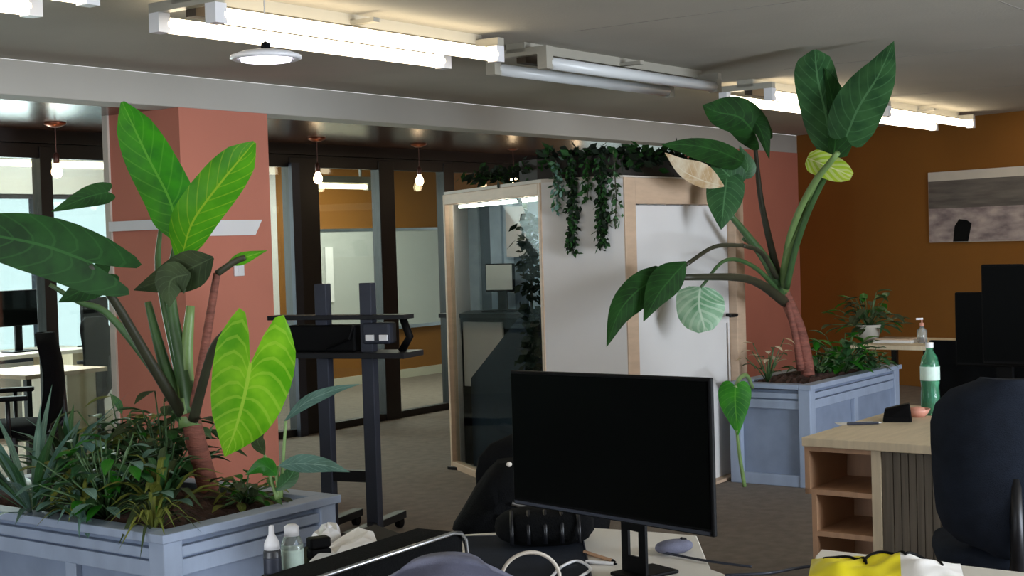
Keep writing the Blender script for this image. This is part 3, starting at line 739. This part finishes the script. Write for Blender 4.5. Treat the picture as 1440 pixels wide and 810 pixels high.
mass(t2,[Vector((q.x,q.y,PT+.09)) for q in (pA,P0.lerp(P1,.7)+Vector((.1,.05,0)),pB)],450,(.05,.025),.06,['leafX','leafX','leafD'],22)
for i,(px,y1,n_,mm,lab) in enumerate(((793,300,110,['leafS','leafP'],'short pale green trailing plant, leftmost on the white panel'),(812,358,420,['leafX','leafD'],'long dark trailing plant, second from the left on the white panel'),(835,280,60,['leafD'],'shortest dark trailing plant between the two long ones'),(853,352,400,['leafX','leafD'],'long dark trailing plant nearest the booth door'),(872,322,70,['leafS','leafG'],'thin grey-green trailing plant beside the door frame'))):
    f=(px-767)/(880-767); bp=P1.lerp(P2,f); out=Vector((-(P2-P1).y,(P2-P1).x,0)).normalized()
    if out.dot(-bp)<0: out=-out
    bp=bp+out*.045; ztop=PT+.12; zb_=P(px,y1,bp.y).z
    t=thing('trailing_plant',lab,'plant',(bp.x,bp.y,ztop),0,group='trailing plants on the white panel')
    MB().tube([Vector((bp.x,bp.y,ztop)),Vector((bp.x+.01,bp.y,(ztop+zb_)/2)),Vector((bp.x,bp.y,zb_))],.004,5).build('vine','petdark',t,world=True)
    mass(t,[Vector((bp.x,bp.y,ztop)),Vector((bp.x+.008,bp.y,(ztop+zb_)/2)),Vector((bp.x,bp.y,zb_+.03))],n_,(.014,.02),.04,mm,30+i,drop=.7)

b0=P(750,500,8.62)
t=thing('climbing_plant','dark climbing plant inside the booth behind the right edge of the glass','plant',(b0.x,b0.y,0),0)
MB().lathe([(.08,0),(.10,.2),(.085,.2),(.001,.18)],n=16).build('pot','slate',t)
MB().tube([Vector((b0.x,b0.y,.18)),Vector((b0.x,b0.y,1.7))],.01,6).build('stem','petdark',t,world=True)
mass(t,[Vector((b0.x,b0.y,.5)),Vector((b0.x+.01,b0.y,1.1)),Vector((b0.x,b0.y,1.72))],500,(.035,.05),.07,['leafX'],77)
# ------------------------------------------------------------------ mobile screen stand (left middle)
lp=P(455,450,7.6); rp_=P(518,450,7.5); dv=(rp_-lp); dv.z=0; ang=math.atan2(dv.y,dv.x); Ls=dv.length
st=thing('mobile_screen_stand','black two-post mobile stand with an equipment shelf, beside the left planter','stand',(lp.x,lp.y,0),ang)
zt=P(455,400,7.45).z
for x in (0,Ls):
    MB().box(x-.035,x+.035,-.03,.03,.05,zt).build('post','slate',st,bevel=.004)
    MB().box(x-.03,x+.03,-.32,.32,.05,.09).build('foot','blackm',st,bevel=.004)
    for y in (-.29,.29):
        MB().tube([(x-.015,y,.03),(x+.015,y,.03)],.03,12).build('castor','plast',st)
z1=P(480,446,7.55).z; z0=P(480,502,7.55).z
k=(580-378)/ (518-455)
xa=-(455-378)/(518-455)*Ls*.95; xb=Ls+(580-518)/(518-455)*Ls*.98
MB().box(xa,xb-.02,-.06,.06,z1-.012,z1+.012).build('top_rail','blackm',st,bevel=.003)
MB().box(xa+.1,xb,-.12,.12,z0,z0+.03).build('shelf','blackm',st,bevel=.003)
MB().box(xa+.12,Ls-.06,-.05,.05,z0+.03,z1-.04).build('equipment_case','plast',st,bevel=.01)
MB().box(Ls-.02,Ls+.14,-.04,.05,z0+.07,z1-.03).build('small_case','slate',st,bevel=.01)
MB().tube([(xb-.07,0,z0+.03),(xb-.02,0,(z0+z1)/2),(xb-.06,0,z1)],.022,8).build('curved_bracket','plast',st,smooth=True)
MB().tube([(xa+.36,-.06,z0+.05),(xa+.5,-.07,z0+.1),(Ls-.06,-.06,z1-.04)],.008,6).build('cable','plast',st)
MB().box(-.03,Ls+.03,-.02,.02,.30,.36).build('cross_bar','blackm',st)
for xx in (Ls+.01,Ls+.09): MB().box(xx,xx+.045,-.06,-.045,z0+.09,z0+.12).build('port_cover','whitep',st)

# ------------------------------------------------------------------ right desk
DZ=.75
c=PZ(1127,615,DZ); du,dvv=touv(c)
dk=thing('oak_desk','pale oak desk with ribbed end panel in front of the black office chair','desk',uv(du,dvv,0))
MB().box(0,1.15,-1.9,0,DZ-.035,DZ).build('desktop','woodl',dk,bevel=.003)
sx=touv(PU(1322,640,du+.02))[1]-dvv       # v offset of right end of the visible cabinet
x1=touv(PU(1238,640,du+.02))[1]-dvv; x0=touv(PU(1225,640,du+.02))[1]-dvv
MB().box(.03,.06,sx,x1,0.02,DZ-.035).build('ribbed_panel','wooddk',dk)
m=MB(); y=x1-.02
while y>sx: m.box(.024,.032,y-.026,y,0.02,DZ-.04); y-=.03
m.build('rib','wooddk',dk)
MB().box(.02,.75,-1.88,-1.84,0,DZ-.035).build('leg_panel','woodl',dk); MB().box(.9,.93,-1.85,-.05,.3,DZ-.035).build('modesty_panel','woodl',dk)
sh=thing('open_shelf_unit','stepped light oak open shelf unit under the left end of desk','shelf unit',uv(du,dvv,0))
zm=PU(1170,690,du+.02).z; zm2=PU(1185,752,du+.02).z
yl2=touv(PU(1142,720,du+.02))[1]-dvv
MB().box(.02,.40,x0,0-.002,DZ-.055,DZ-.037).build('top_board','woodm',sh)
MB().box(.02,.40,-.022,-.002,zm-.02,DZ-.055).build('upper_side','woodm',sh)
MB().box(.02,.42,x1,x0,0.02,DZ-.037).build('divider','woodl',sh)
MB().box(.02,.40,x0,-.002,zm-.02,zm+.0).build('upper_shelf','woodm',sh)
MB().box(.02,.40,yl2-.02,yl2,.02,zm-.02).build('lower_side','woodm',sh)
MB().box(.02,.40,x0,yl2-.02,zm2-.015,zm2+.005).build('lower_shelf','woodm',sh)
MB().box(.38,.40,x0,-.022,zm,DZ-.055).build('back_board','woodm',sh); MB().box(.38,.40,x0,yl2-.02,.02,zm-.02).build('back_board','woodm',sh)
MB().box(.02,.40,x0,yl2-.02,.02,.05).build('plinth','slate',sh)

# things on the right desk
def onz(px,py,z): return PZ(px,py,z)
p=onz(1309,583,DZ); hb=P(1308,490,p.y).z-DZ
b=thing('green_bottle','translucent green water bottle standing on the oak desk','bottle',(p.x,p.y,DZ),0)
s=hb/.32
MB().lathe([(.002,.002),(.036,0),(.041,.01),(.040,.08),(.037,.12),(.041,.15),(.041,.21),(.032,.25),(.016,.275),(.014,.295)],n=20).build('bottle_body','bottleg',b,smooth=True)
MB().lathe([(.0415,.15),(.0418,.155),(.0418,.205),(.0415,.21)],n=20).build('label_band','label',b,smooth=True)
MB().lathe([(.017,.29),(.017,.312),(.001,.314)],n=16).build('cap','whitep',b)
p=onz(1215,598,DZ); b=thing('dark_pen','dark pen lying on the left end of oak desk','pen',(p.x,p.y,DZ),A-.9)
MB().tube([(-.07,0,.008),(.06,0,.008)],.006,8).build('barrel','slate',b); MB().tube([(.06,0,.008),(.075,0,.008)],[.006,.002],8).build('tip','steel',b)
p=onz(1205,596,DZ); b=thing('white_note_sheet','white sheet of paper beneath the dark pen','paper',(p.x,p.y,DZ),A-.9)
MB().box(-.08,.08,-.03,.05,0,.002).build('sheet','paper',b)
p=onz(1262,592,DZ); b=thing('black_phone_holder','black wedge-shaped phone holder on the oak desk','holder',(p.x,p.y,DZ),A-1.2)
m=MB(); m.add([(-.06,-.05,0),(.06,-.05,0),(.06,.05,0),(-.06,.05,0),(-.05,.0,.05),(.05,.0,.075),(.05,.045,.075),(-.05,.045,.05)],[(0,3,2,1),(4,5,6,7),(0,1,5,4),(1,2,6,5),(2,3,7,6),(3,0,4,7)]); m.build('wedge','plast',b,bevel=.006); MB().box(-.05,.05,-.045,-.035,0,.02).build('lip','plast',b)
p=onz(1290,586,DZ); b=thing('pink_soap_dish','small pink dish beside the green bottle','dish',(p.x,p.y,DZ),0)
MB().lathe([(.03,0),(.045,.015),(.055,.035),(.05,.035),(.03,.012),(.001,.010)],n=20).build('bowl','pinkob',b,smooth=True); MB().blob((0,0,.03),(.035,.03,.014)).build('contents','pinkob',b,smooth=True)

# black screens on the right
p=P(1345,445,6.55); 
t=thing('desk_divider','black fabric divider at the back of oak desk','divider',uv(du+1.16,dvv,0))
y0_=touv(P(1342,500,6.7))[1]-dvv
MB().box(0,.03,-1.9,y0_,DZ-.25,P(1400,472,6.6).z).build('panel','blackf',t,bevel=.004); 
m=MB(); MB().box(0,.02,y0_-.10,y0_-.06,0,DZ-.25).build('leg','blackm',t); MB().box(0,.02,-1.86,-1.82,0,DZ-.25).build('leg','blackm',t)
e_=Vector((UY,-UX,0))
a_=PU(1380,400,du+.85); c=a_+e_*.36; c.z=PU(1380,372,du+.85).z-.21
monitor('black_monitor','large switched-off black monitor behind the office chair, at the right edge',c,.72,.42,A-math.pi/2,DZ)
a_=PU(1343,440,du+.99); c=a_+e_*.2; c.z=PU(1343,411,du+.99).z-.16
monitor('small_monitor','smaller black monitor half hidden behind the large one on the right',c,.40,.32,A-math.pi/2,DZ)
# office chairs
def office_chair(name,label,p,rz,cm,sc=1.0,bw=.25,arms=True):
    t=thing(name,label,'chair',(p[0],p[1],0),rz)
    prof=[]
    # curved back shell, y=-: towards the sitter's front is +y
    N=12;K=10; vs=[];fs=[]
    for side in (0,1):
        for i in range(N+1):
            ti=.5-.5*math.cos(math.pi*i/N); z=.48+.58*ti; wv=bw*max(.12,(1-abs(2*ti-1)**5))**.5*(.9+.1*ti)
            for j in range(K+1):
                x=-1+2*j/K; yy=-.22-.05*math.sin(ti*math.pi)+.06*x*x + (-.06 if side==0 else 0)*(1-abs(x)**6*.8)
                vs.append((x*wv*sc,yy,z))
    o_=(N+1)*(K+1)
    for i in range(N):
        for j in range(K):
            a=i*(K+1)+j; fs.append((a,a+1,a+K+2,a+K+1)); fs.append((o_+a,o_+a+K+1,o_+a+K+2,o_+a+1))
    for j in range(K): a=j; b_=N*(K+1)+j; fs += [(a,o_+a,o_+a+1,a+1),(b_,b_+1,o_+b_+1,o_+b_)]
    for i in range(N): a=i*(K+1); b_=a+K; fs += [(a,a+K+1,o_+a+K+1,o_+a),(b_,o_+b_,o_+b_+K+1,b_+K+1)]
    MB().add(vs,fs).build('backrest',cm,t,smooth=True)
    MB().blob((0,.02,.46),(.25,.25,.05),n=24,m=10,pw=.6).build('seat',cm,t,smooth=True)
    MB().tube([(0,-.31,.75),(0,-.32,.5),(0,-.24,.40),(0,-.02,.39)],.022,8).build('back_bar','blackm',t,smooth=True)
    for sx_ in ((-1,1) if arms else ()):
        a_=MB().tube([(sx_*.24,.0,.43),(sx_*.31,.0,.45),(sx_*.31,.0,.66)],.014,8).build('armrest','blackm',t,smooth=True)
        MB().box(sx_*.31-.035,sx_*.31+.035,-.12,.13,.66,.69).build('arm_pad','plast',a_,bevel=.01)
    MB().tube([(0,0,.10),(0,0,.43)],.028,12).build('gas_column','blackm',t)
    for k in range(5):
        q=2*math.pi*k/5+.3; l_=MB().tube([(0,0,.12),(.3*math.cos(q),.3*math.sin(q),.075)],[.028,.016],8).build('base_arm','blackm',t)
        MB().blob((.3*math.cos(q),.3*math.sin(q),.031),(.03,.03,.03),n=10,m=6).build('castor','plast',l_,smooth=True)
    return t
office_chair('office_chair','dark navy office chair with a rounded back in front of oak desk',(P(1408,600,4.85).x,4.55+.25),-.25,'navy',1.0,.265,arms=False)
# far desk
p=P(1188,493,10.0); fu,fv=touv(p); fu=9.5
fd=thing('far_desk','pale desk against the ochre wall behind the right planter','desk',uv(fu,fv,0))
v_r=touv(PU(1366,484,fu))[1]-fv
MB().box(0,.75,v_r,0,.72,.75).build('desktop','woodl',fd)
for xx,yy in ((.04,-.06),(.68,-.06),(.04,v_r+.06),(.68,v_r+.06)): MB().box(xx,xx+.04,yy-.02,yy+.02,0,.72).build('leg','blackm',fd)
MB().box(.1,.14,v_r+.1,-.5,.15,.72).build('modesty_panel','plast',fd)
ctr=thing('black_cabinet','black low cabinet below the far desk','cabinet',uv(fu+.2,fv-1.0,0))
MB().box(0,.45,-.55,0,0,.68).build('body','plast',ctr,bevel=.004); MB().box(-.012,0,-.54,-.01,.02,.66).build('door','blackm',ctr); MB().box(-.02,-.012,-.06,-.04,.3,.4).build('handle','steel',ctr)
p=PU(1222,488,fu+.35); p.z=.75
pot=thing('potted_plant','bushy green plant in a pale pot on the far desk','potted plant',p,0)
MB().lathe([(.05,0),(.07,.02),(.085,.10),(.09,.12),(.08,.12),(.07,.1),(.001,.1)],n=18).build('pot','terrac',pot,smooth=True)
sp_=plant('bush','tmp','x',1222,470,p.y,70,.30,.05,['leafG','leafS','leaf'],41,.3,(5,80),zb=.83)
for ch in list(sp_.children): 
    ch.parent=pot; ch.location = (Vector(sp_.location)-Vector(pot.location))
bpy.data.objects.remove(sp_)
p=PU(1297,486,fu+.25); p.z=.75
g=thing('pump_bottle','small clear pump bottle on the far desk','bottle',p,0)
MB().lathe([(.03,0),(.035,.01),(.035,.09),(.015,.11),(.012,.12)],n=16).build('bottle_body','bottlec',g,smooth=True); MB().lathe([(.016,.12),(.016,.14),(.005,.145),(.005,.17)],n=12).build('pump','pinkob',g)
MB().box(-.04,.008,-.006,.006,.165,.178).build('nozzle','whitep',g)
p=PU(1262,484,fu+.3); p.z=.75
g=thing('paper_stack','low stack of papers on the far desk beside the pump bottle','papers',p,A)
MB().box(-.1,.1,-.14,.14,0,.02).build('stack','paper',g); MB().box(-.09,.1,-.12,.13,.02,.03).build('top_sheet','podwood',g)

# ------------------------------------------------------------------ left back room furniture
def fdesk(px0,px1,py,z,v,label,m='podwood'):
    a=PV(px0,py,v); b_=PV(px1,py,v); ua,ub=touv(a)[0],touv(b_)[0]
    t=thing('back_room_desk',label,'desk',uv(ua,v,0)); L=ub-ua
    MB().box(0,L,0,.75,z-.03,z).build('desktop',m,t)
    for xx in (.03,L-.07):
        for yy in (.03,.68): MB().box(xx,xx+.04,yy,yy+.04,0,z-.03).build('leg','blackm',t)
    MB().box(L-.32,L-.02,.05,.6,.1,z-.03).build('drawer_unit','woodl',t)
    return t,ua,ub
fdesk(36,152,541,.72,8.62,'pale desk with a drawer unit behind the glass at the far left')
p=PV(102,520,9.5); office_chair('back_room_chair','black office chair with a rounded back by the far left windows',(p.x,p.y),A+.4,'blackf',1.0,.2)
p=PV(5,560,8.0); office_chair('left_edge_chair','black office chair cut off at the left edge',(p.x+.05,p.y),A+.9,'blackf',1.0,.24)
p=PV(30,470,10.4); monitor('back_room_monitor','dark monitor before the far left windows',Vector((p.x,p.y,1.12)),.5,.3,A,.75)
t,ua,ub=fdesk(-40,150,470,.75,10.1,'second pale desk close to the far left windows','cream')
p=PV(136,480,10.3); monitor('window_monitor','small dark monitor near the left column edge, by the windows',Vector((p.x,p.y,1.05)),.36,.25,A+.3,.75)

# ------------------------------------------------------------------ foreground desks
FZ=.72
pts=[(560,706),(819,741),(909,747),(980,753),(990,778),(1000,800),(1022,808),(1085,814)]
poly=[PZ(x,y,FZ) for x,y in pts]
near=[Vector((poly[-1].x+.05,2.2,0)),Vector((-.75,2.2,0)),Vector((-.62,3.3,0))]
c0=PZ(640,760,FZ)
fdk=thing('white_desk','white laminate desk carrying the black monitor in the foreground','desk',(0,2.9,0),0)
# left edge of the desk runs parallel to the beam
pL=PZ(398,822,FZ); pL2=PZ(640,752,FZ)
pp=[pL2]+poly[1:]+[Vector((poly[-1].x+.02,2.74,0)),Vector((-.37,2.74,0)),Vector((-.43,2.1,0)),Vector((-.95,2.1,0)),pL]
MB().prism([(q.x,q.y-2.9) for q in pp],FZ-.028,FZ).build('desktop','deskw',fdk,bevel=.004)
for x_,y_ in ((-.45,.35),(.35,.8),(-.6,-.6),(.45,-.1)): MB().box(x_-.03,x_+.03,y_-.03,y_+.03,0,FZ-.028).build('leg','slate',fdk)
# side table for the bottles and papers
sd=thing('grey_side_table','dark grey side table between the left planter and the desk','table',(0,0,0),0)
e1=PZ(372,818,FZ-.02); e2=PZ(575,757,FZ-.02); e3=PZ(545,742,FZ-.02); e4=PZ(398,768,FZ-.02)
for q in (e1,e2,e3,e4): q.z=0
top=[(pL.x-.03,pL.y+.02),(e2.x,e2.y+.02),(e2.x-.12,e2.y+.22),(pL.x-.02,pL.y+.55),(pL.x-.10,pL.y+.12)]
MB().prism(top,FZ-.045,FZ-.02).build('tabletop','plast',sd)
for q in ((pL.x-.04,pL.y+.10),(e2.x-.06,e2.y+.08),(e2.x-.14,e2.y+.2),(pL.x-.0,pL.y+.48)): MB().box(q[0]-.015,q[0]+.015,q[1]-.015,q[1]+.015,0,FZ-.045).build('leg','blackm',sd)

# main monitor: corners measured at depth 3.81 (left) and 3.18 (right)
a=P(720,614,3.81); b_=P(1001,644,3.18); dd_=Vector((b_.x-a.x,b_.y-a.y,0)); W_=dd_.length; rz=math.atan2(dd_.y,dd_.x)
zt_=(P(720,520,3.81).z+P(1005,532,3.18).z)/2; zb_=(P(721,708,3.81).z+P(1005,757,3.18).z)/2
c=(a+b_)/2
mn=thing('desktop_monitor','large switched-off black monitor in the centre foreground','monitor',(c.x,c.y,FZ),rz)
Z0=zb_-FZ; Z1=zt_-FZ
def shr(mb):
    for v_ in mb.v: v_.z += .034*v_.x
    return mb
shr(MB().box(-W_/2,W_/2,0,.012,Z0,Z1)).build('housing','plast',mn,bevel=.003); MB().box(-W_/2+.12,W_/2-.12,.012,.04,Z0+.05,Z1-.06).build('rear_bulge','plast',mn,bevel=.01)
shr(MB().box(-W_/2+.008,W_/2-.008,-.003,.001,Z0+.018,Z1-.008)).build('screen','screen',mn)
shr(MB().box(-W_/2+.01,W_/2-.01,-.004,.0,Z0+.004,Z0+.012)).build('bottom_bezel','slate',mn)
xn=(P(872,760,3.5).x-c.x)/math.cos(rz)
m=MB(); m.box(xn-.045,xn-.020,.036,.044,.0,Z1*.6); m.box(xn+.020,xn+.045,.036,.044,.0,Z1*.6); m.box(xn-.020,xn+.020,.036,.044,Z0-.025,Z1*.6); m.box(xn-.020,xn+.020,.036,.044,.0,.05); m.build('neck','plast',mn)
MB().box(xn-.05,xn+.05,.0,.14,0,.01).build('base','plast',mn,bevel=.004)

# desk screen with silver edge
s0=P(420,819,2.52); s1=P(656,746,2.97); dd_=Vector((s1.x-s0.x,s1.y-s0.y,0)); rz=math.atan2(dd_.y,dd_.x); L=dd_.length
zz=(s0.z+s1.z)/2
ds=thing('desk_screen','padded black desk screen with a silver edge, left of the monitor','screen',(s0.x,s0.y,FZ),rz)
hS=zz-FZ
MB().box(-.25,L-.0,.006,.13,0.0,hS-.006).build('padding','blackf',ds,bevel=.012)
e=bez([(-.25,0,hS),(L-.06,0,hS),(L-.02,0,hS-.012),(L,0,hS-.04),(L,0,.0)],40)
MB().tube([(-.25,0,hS),(L-.05,0,hS),(L-.02,0,hS-.006),(L-.004,0,hS-.022),(L,0,hS-.05),(L,0,0)],.0045,8).build('silver_edge','steel',ds,smooth=True)
# chair back in front
q=P(630,800,2.45)
ch=office_chair('grey_chair','slate grey chair with a rounded back at the bottom edge of the picture',(q.x,q.y-.28),math.pi,'slatef',.95,.21,arms=False)
ch.location.z=P(630,781,2.45).z-1.08
for c_ in ch.children: pass
ch.location.z=0
zs=P(630,777,2.45).z/1.058
ch.scale=(1,1,zs)
# headphones
q=PZ(748,833,FZ); D_=q.y
q=P(746,818,3.1)
hp_=thing('headphones','pale over-ear headphones standing on the desk before the monitor','headphones',(q.x,q.y,FZ),.1)
Rr=42*3.1/F; zc=P(746,816,3.1).z-FZ
arc=[(Rr*math.cos(t_),0,zc+Rr*math.sin(t_)*.95) for t_ in [math.pi*i/18 for i in range(19)]]
arc=[(Rr,0,.05)]+arc+[(-Rr,0,.05)]
MB().tube(arc,.0042,8).build('headband','cream',hp_,smooth=True)
for sx_ in (-1,1): MB().blob((sx_*(Rr-.008),0,.045),(.018,.04,.045),n=16,m=10).build('ear_cup','slatef',hp_,smooth=True)
# backpack
q=P(765,750,4.0); 
bp_=thing('black_bag','soft black ribbed bag lying on the desk behind the monitor','bag',(q.x,q.y-.12,FZ),0)
MB().blob((0,0,.05),(.135,.10,.05),n=28,m=14,nz=.03,seed=4,pw=.75).build('body','blackf',bp_,smooth=True)
for i in range(5): MB().tube([(-.09+.045*i,-.102,.02),(-.09+.045*i,-.095,.065),(-.09+.045*i,-.05,.10)],.006,6).build('strap','blackm',bp_,smooth=True)
# chair with a coat behind the desk
q=P(705,730,4.9)
oc=office_chair('mesh_chair','black office chair behind the desk, mostly hidden by the monitor',(q.x+.08,4.95),.35,'blackf',1.0,.25,arms=False); oc.scale=(1,1,.86)
ct=thing('black_coat','dark coat draped over the back of the chair behind the monitor','coat',(q.x-.05,4.75,0),0)
rn=random.Random(5)
outl=[(716,650),(700,652),(684,668),(668,690),(652,718),(636,744),(650,760),(700,770),(760,770),(790,700),(770,650)]
pf=[P(x,y,4.5) for x,y in outl]; n=len(pf)
cc=sum(pf,Vector())/n
vs=[]; fs=[]
rings=[(1.0,0.10),(1.0,0.0),(.85,-.05),(.5,-.09),(.15,-.10)]
for sc_,dy in rings:
    for i,p in enumerate(pf):
        e_=cc+(p-cc)*sc_; vs.append(e_+Vector((0,dy+(.012*math.sin(i*2.1) if sc_<1 else 0),0)))
for r_ in range(len(rings)-1):
    for i in range(n): fs.append((r_*n+i,r_*n+(i+1)%n,(r_+1)*n+(i+1)%n,(r_+1)*n+i))
fs.append(tuple(range(n))); fs.append(tuple((len(rings)-1)*n+i for i in range(n)))
MB().add(vs,fs).build('coat_body','blackf',ct,world=True,smooth=True)
MB().tube([P(720,708,4.4),P(750,716,4.4),P(800,722,4.4)],.006,6).build('zip_edge','steel',ct,world=True)
MB().blob(P(716,653,4.42),(.009,.008,.008)).build('arm_glint','cream',ct,world=True,smooth=True)  # cream blob paints the highlight on the chair arm end

# bottles and papers
q=PZ(384,812,FZ-.02)
b=thing('spray_bottle','small dark grey bottle with a white nozzle cap near the left planter','bottle',(q.x,q.y,FZ-.02),0)
MB().lathe([(.021,0),(.023,.004),(.023,.068),(.019,.076)],n=18).build('bottle_body','bottled',b,smooth=True)
MB().lathe([(.0235,.012),(.0236,.016),(.0236,.05),(.0235,.054)],n=18).build('label_band','slate',b,smooth=True)
MB().lathe([(.021,.074),(.02,.09),(.012,.106),(.008,.112),(.007,.135),(.001,.137)],n=16).build('cap','whitep',b,smooth=True)
q=PZ(412,803,FZ-.02)
b=thing('clear_bottle','clear sanitizer bottle with a white cap and pale label beside the dark bottle','bottle',(q.x,q.y,FZ-.02),0)
MB().lathe([(.026,0),(.03,.004),(.03,.07),(.022,.09),(.016,.095)],n=20).build('bottle_body','bottlec',b,smooth=True)
MB().lathe([(.0302,.008),(.0306,.012),(.0306,.055),(.0302,.06)],n=20).build('label_band','label',b,smooth=True)
MB().lathe([(.02,.094),(.02,.118),(.012,.124),(.001,.125)],n=16).build('cap','whitep',b,smooth=True)
def crumple(name,label,pts,D,th,mt,seed,cat='paper'):
    pf=[PZ(x,y,FZ-.018) for (x,y) in pts]; n=len(pf); cc=sum(pf,Vector())/n
    t=thing(name,label,cat,(cc.x,cc.y,min(p.z for p in pf)),0); rn=random.Random(seed); vs=[];fs=[]
    for sc_,dz in ((1,0),(.97,.3),(.75,.8),(.45,1.0),(.15,.9)):
        for i,p in enumerate(pf):
            e_=cc+(p-cc)*sc_; vs.append(e_+Vector((0,0,th*dz*(1+rn.uniform(-.35,.35)*(sc_<1)))))
    for r_ in range(4):
        for i in range(n): fs.append((r_*n+i,r_*n+(i+1)%n,(r_+1)*n+(i+1)%n,(r_+1)*n+i))
    fs += [tuple(range(n)),tuple(4*n+i for i in range(n))]
    MB().add(vs,fs).build('sheet',mt,t,world=True); return t
def pz(x,y): return PZ(x,y,FZ-.02).y
pp_=[(434,792),(470,768),(508,745),(526,750),(532,766),(502,780),(465,790)]
crumple('crumpled_paper','crumpled white paper with a pointed end beside the clear bottle',pp_,[3.75]*7,.02,'paper',2)
pp_=[(436,762),(445,750),(462,742),(478,746),(480,756),(465,765),(448,770)]
crumple('tissue_pack','pale lilac crumpled tissue behind the white paper',pp_,[3.95]*7,.028,'whitep',3,'tissue')
q=PZ(446,790,FZ-.02); b=thing('black_case','small black glasses case between the bottle and the paper','case',(q.x,q.y+.04,FZ-.02),.5)
MB().box(-.03,.03,-.02,.02,0,.03).build('lower_half','plast',b,bevel=.006); MB().box(-.03,.03,-.02,.02,.031,.06).build('upper_half','plast',b,bevel=.006)

mtp=[PZ(x,y,FZ) for x,y in ((648,756),(818,752),(832,815),(690,860))]
mt=thing('desk_mat','dark slate desk mat under the headphones and black bag','mat',(mtp[0].x,mtp[0].y,FZ),0)
MB().prism([(q.x-mtp[0].x,q.y-mtp[0].y) for q in mtp],0,.003).build('mat_sheet','navy',mt)
MB().tube([q-mtp[0]+Vector((0,0,.002)) for q in mtp],.003,5).build('stitched_edge','slate',mt)
# mouse, pencils, cables
q=PZ(948,778,FZ); b=thing('computer_mouse','grey computer mouse with a cable right of the monitor stand','mouse',(q.x,q.y,FZ),.5)
MB().blob((0,0,.018),(.055,.032,.018),n=20,m=10,pw=.85).build('body','slatef',b,smooth=True); MB().tube([(.02,-.004,.036),(.035,-.004,.032)],.005,8).build('wheel','plast',b)
MB().tube(bez([(-.05,0,.012),(-.02,-.06,.006),(.0,-.14,.006),(.05,-.26,.006)],16),.0035,6).build('cable','slate',b,smooth=True)
for (x0_,y0_,x1_,y1_,mm,lab) in ((822,776,866,790,'woodm','wooden pencil lying on the desk left of the monitor stand'),(824,790,868,793,'whitep','white pen lying parallel below the wooden pencil')):
    a_=PZ(x0_,y0_,FZ+.005); c_=PZ(x1_,y1_,FZ+.005); t=thing('pencil' if 'pencil lying on' in lab else 'pen',lab,'pencil' if mm=='woodm' else 'pen',(a_.x,a_.y,FZ),0)
    MB().tube([a_,a_.lerp(c_,.9)],.005,8).build('barrel',mm,t,world=True); MB().tube([a_.lerp(c_,.9),c_],[.005,.001],8).build('tip','plast',t,world=True)
t=thing('white_cable','loose white cable curling beside the headphones','cable',(P(790,795,3.3).x,3.3,FZ),0)
MB().tube(bez([PZ(775,812,FZ+.006),PZ(790,797,FZ+.006),PZ(812,789,FZ+.006),PZ(830,800,FZ+.006),PZ(815,812,FZ+.006)],24),.004,6).build('cable','whitep',t,world=True,smooth=True)
t=thing('pen_holder','small white rubber ball on the desk before the screen','ball',(P(693,803,2.9).x,2.9,P(693,810,2.9).z),0) if False else None

# second foreground desk with the yellow bag
e1=PZ(1155,772,FZ); e2=PZ(1445,805,FZ); dd_=(e2-e1).normalized()
d2=thing('second_white_desk','white desk edge at the bottom right carrying the yellow bag','desk',(e1.x,e1.y,0),math.atan2(dd_.y,dd_.x))
MB().prism([(0,0),(1.6,0),(1.6,-.5),(.2,-.5),(.02,-.08)],FZ-.028,FZ).build('desktop','deskw',d2,bevel=.004)
for q in ((.15,-.1),(1.5,-.1),(.3,-.42),(1.5,-.42)): MB().box(q[0]-.025,q[0]+.025,q[1]-.025,q[1]+.025,0,FZ-.028).build('leg','slate',d2)
def bag():
    c=PZ(1245,803,FZ); t=thing('yellow_bag','crumpled yellow and white plastic bag with dark curved stripes','bag',(c.x,c.y,FZ),-.25)
    rn=random.Random(9); NX,NY=30,14; vs=[];fs=[]; Lx,Ly=.36,.20
    def hgt(i,j):
        x=i/NX*2-1; y=j/NY*2-1; e_=max(0,1-abs(x)**4)*max(0,1-abs(y)**3)
        return .036*e_*(.75+.25*math.sin(5*x+2*y)+.12*math.sin(13*x-7*y))+.002
    for i in range(NX+1):
        for j in range(NY+1):
            x=(i/NX-.5)*Lx; y=(j/NY-.5)*Ly
            vs.append((x,y+.01*math.sin(i*.8),hgt(i,j)))
    for i in range(NX):
        for j in range(NY): a=i*(NY+1)+j; fs.append((a,a+1,a+NY+2,a+NY+1))
    base_=[(v_[0],v_[1],0) for v_ in vs]
    k=int(NX*.62)
    fy=[f for f in fs if f[0]//(NY+1)<k]; fw=[f for f in fs if f[0]//(NY+1)>=k]
    body=MB().add(vs,fy).build('yellow_side','yelbag',t,smooth=True); MB().add(vs,fw).build('white_side','paper',t,smooth=True)
    for s0_,r_,cx in ((.0,.055,-.10),(.4,.05,0.0),(.2,.045,.09)):
        pts=[]
        for q in range(13):
            an=s0_+q/12*2.6; x=cx+r_*math.cos(an); y=-.01+r_*1.2*math.sin(an)
            i=min(NX,max(0,(x/Lx+.5)*NX)); j=min(NY,max(0,(y/Ly+.5)*NY)); pts.append((x,y,hgt(i,j)+.002))
        MB().tube(pts,.0036,5).build('dark_stripe','plast',t,smooth=True)
bag()
# cable between the two desks
t=thing('black_cable','dark cable spanning from the white desk to the second desk','cable',(PZ(1070,806,FZ).x,PZ(1070,806,FZ).y,FZ),0)
MB().tube(bez([PZ(1020,809,FZ+.006),PZ(1080,806,FZ+.004),PZ(1120,799,FZ-.004),PZ(1165,793,FZ+.006)],18),.004,6).build('cable','slate',t,world=True,smooth=True)
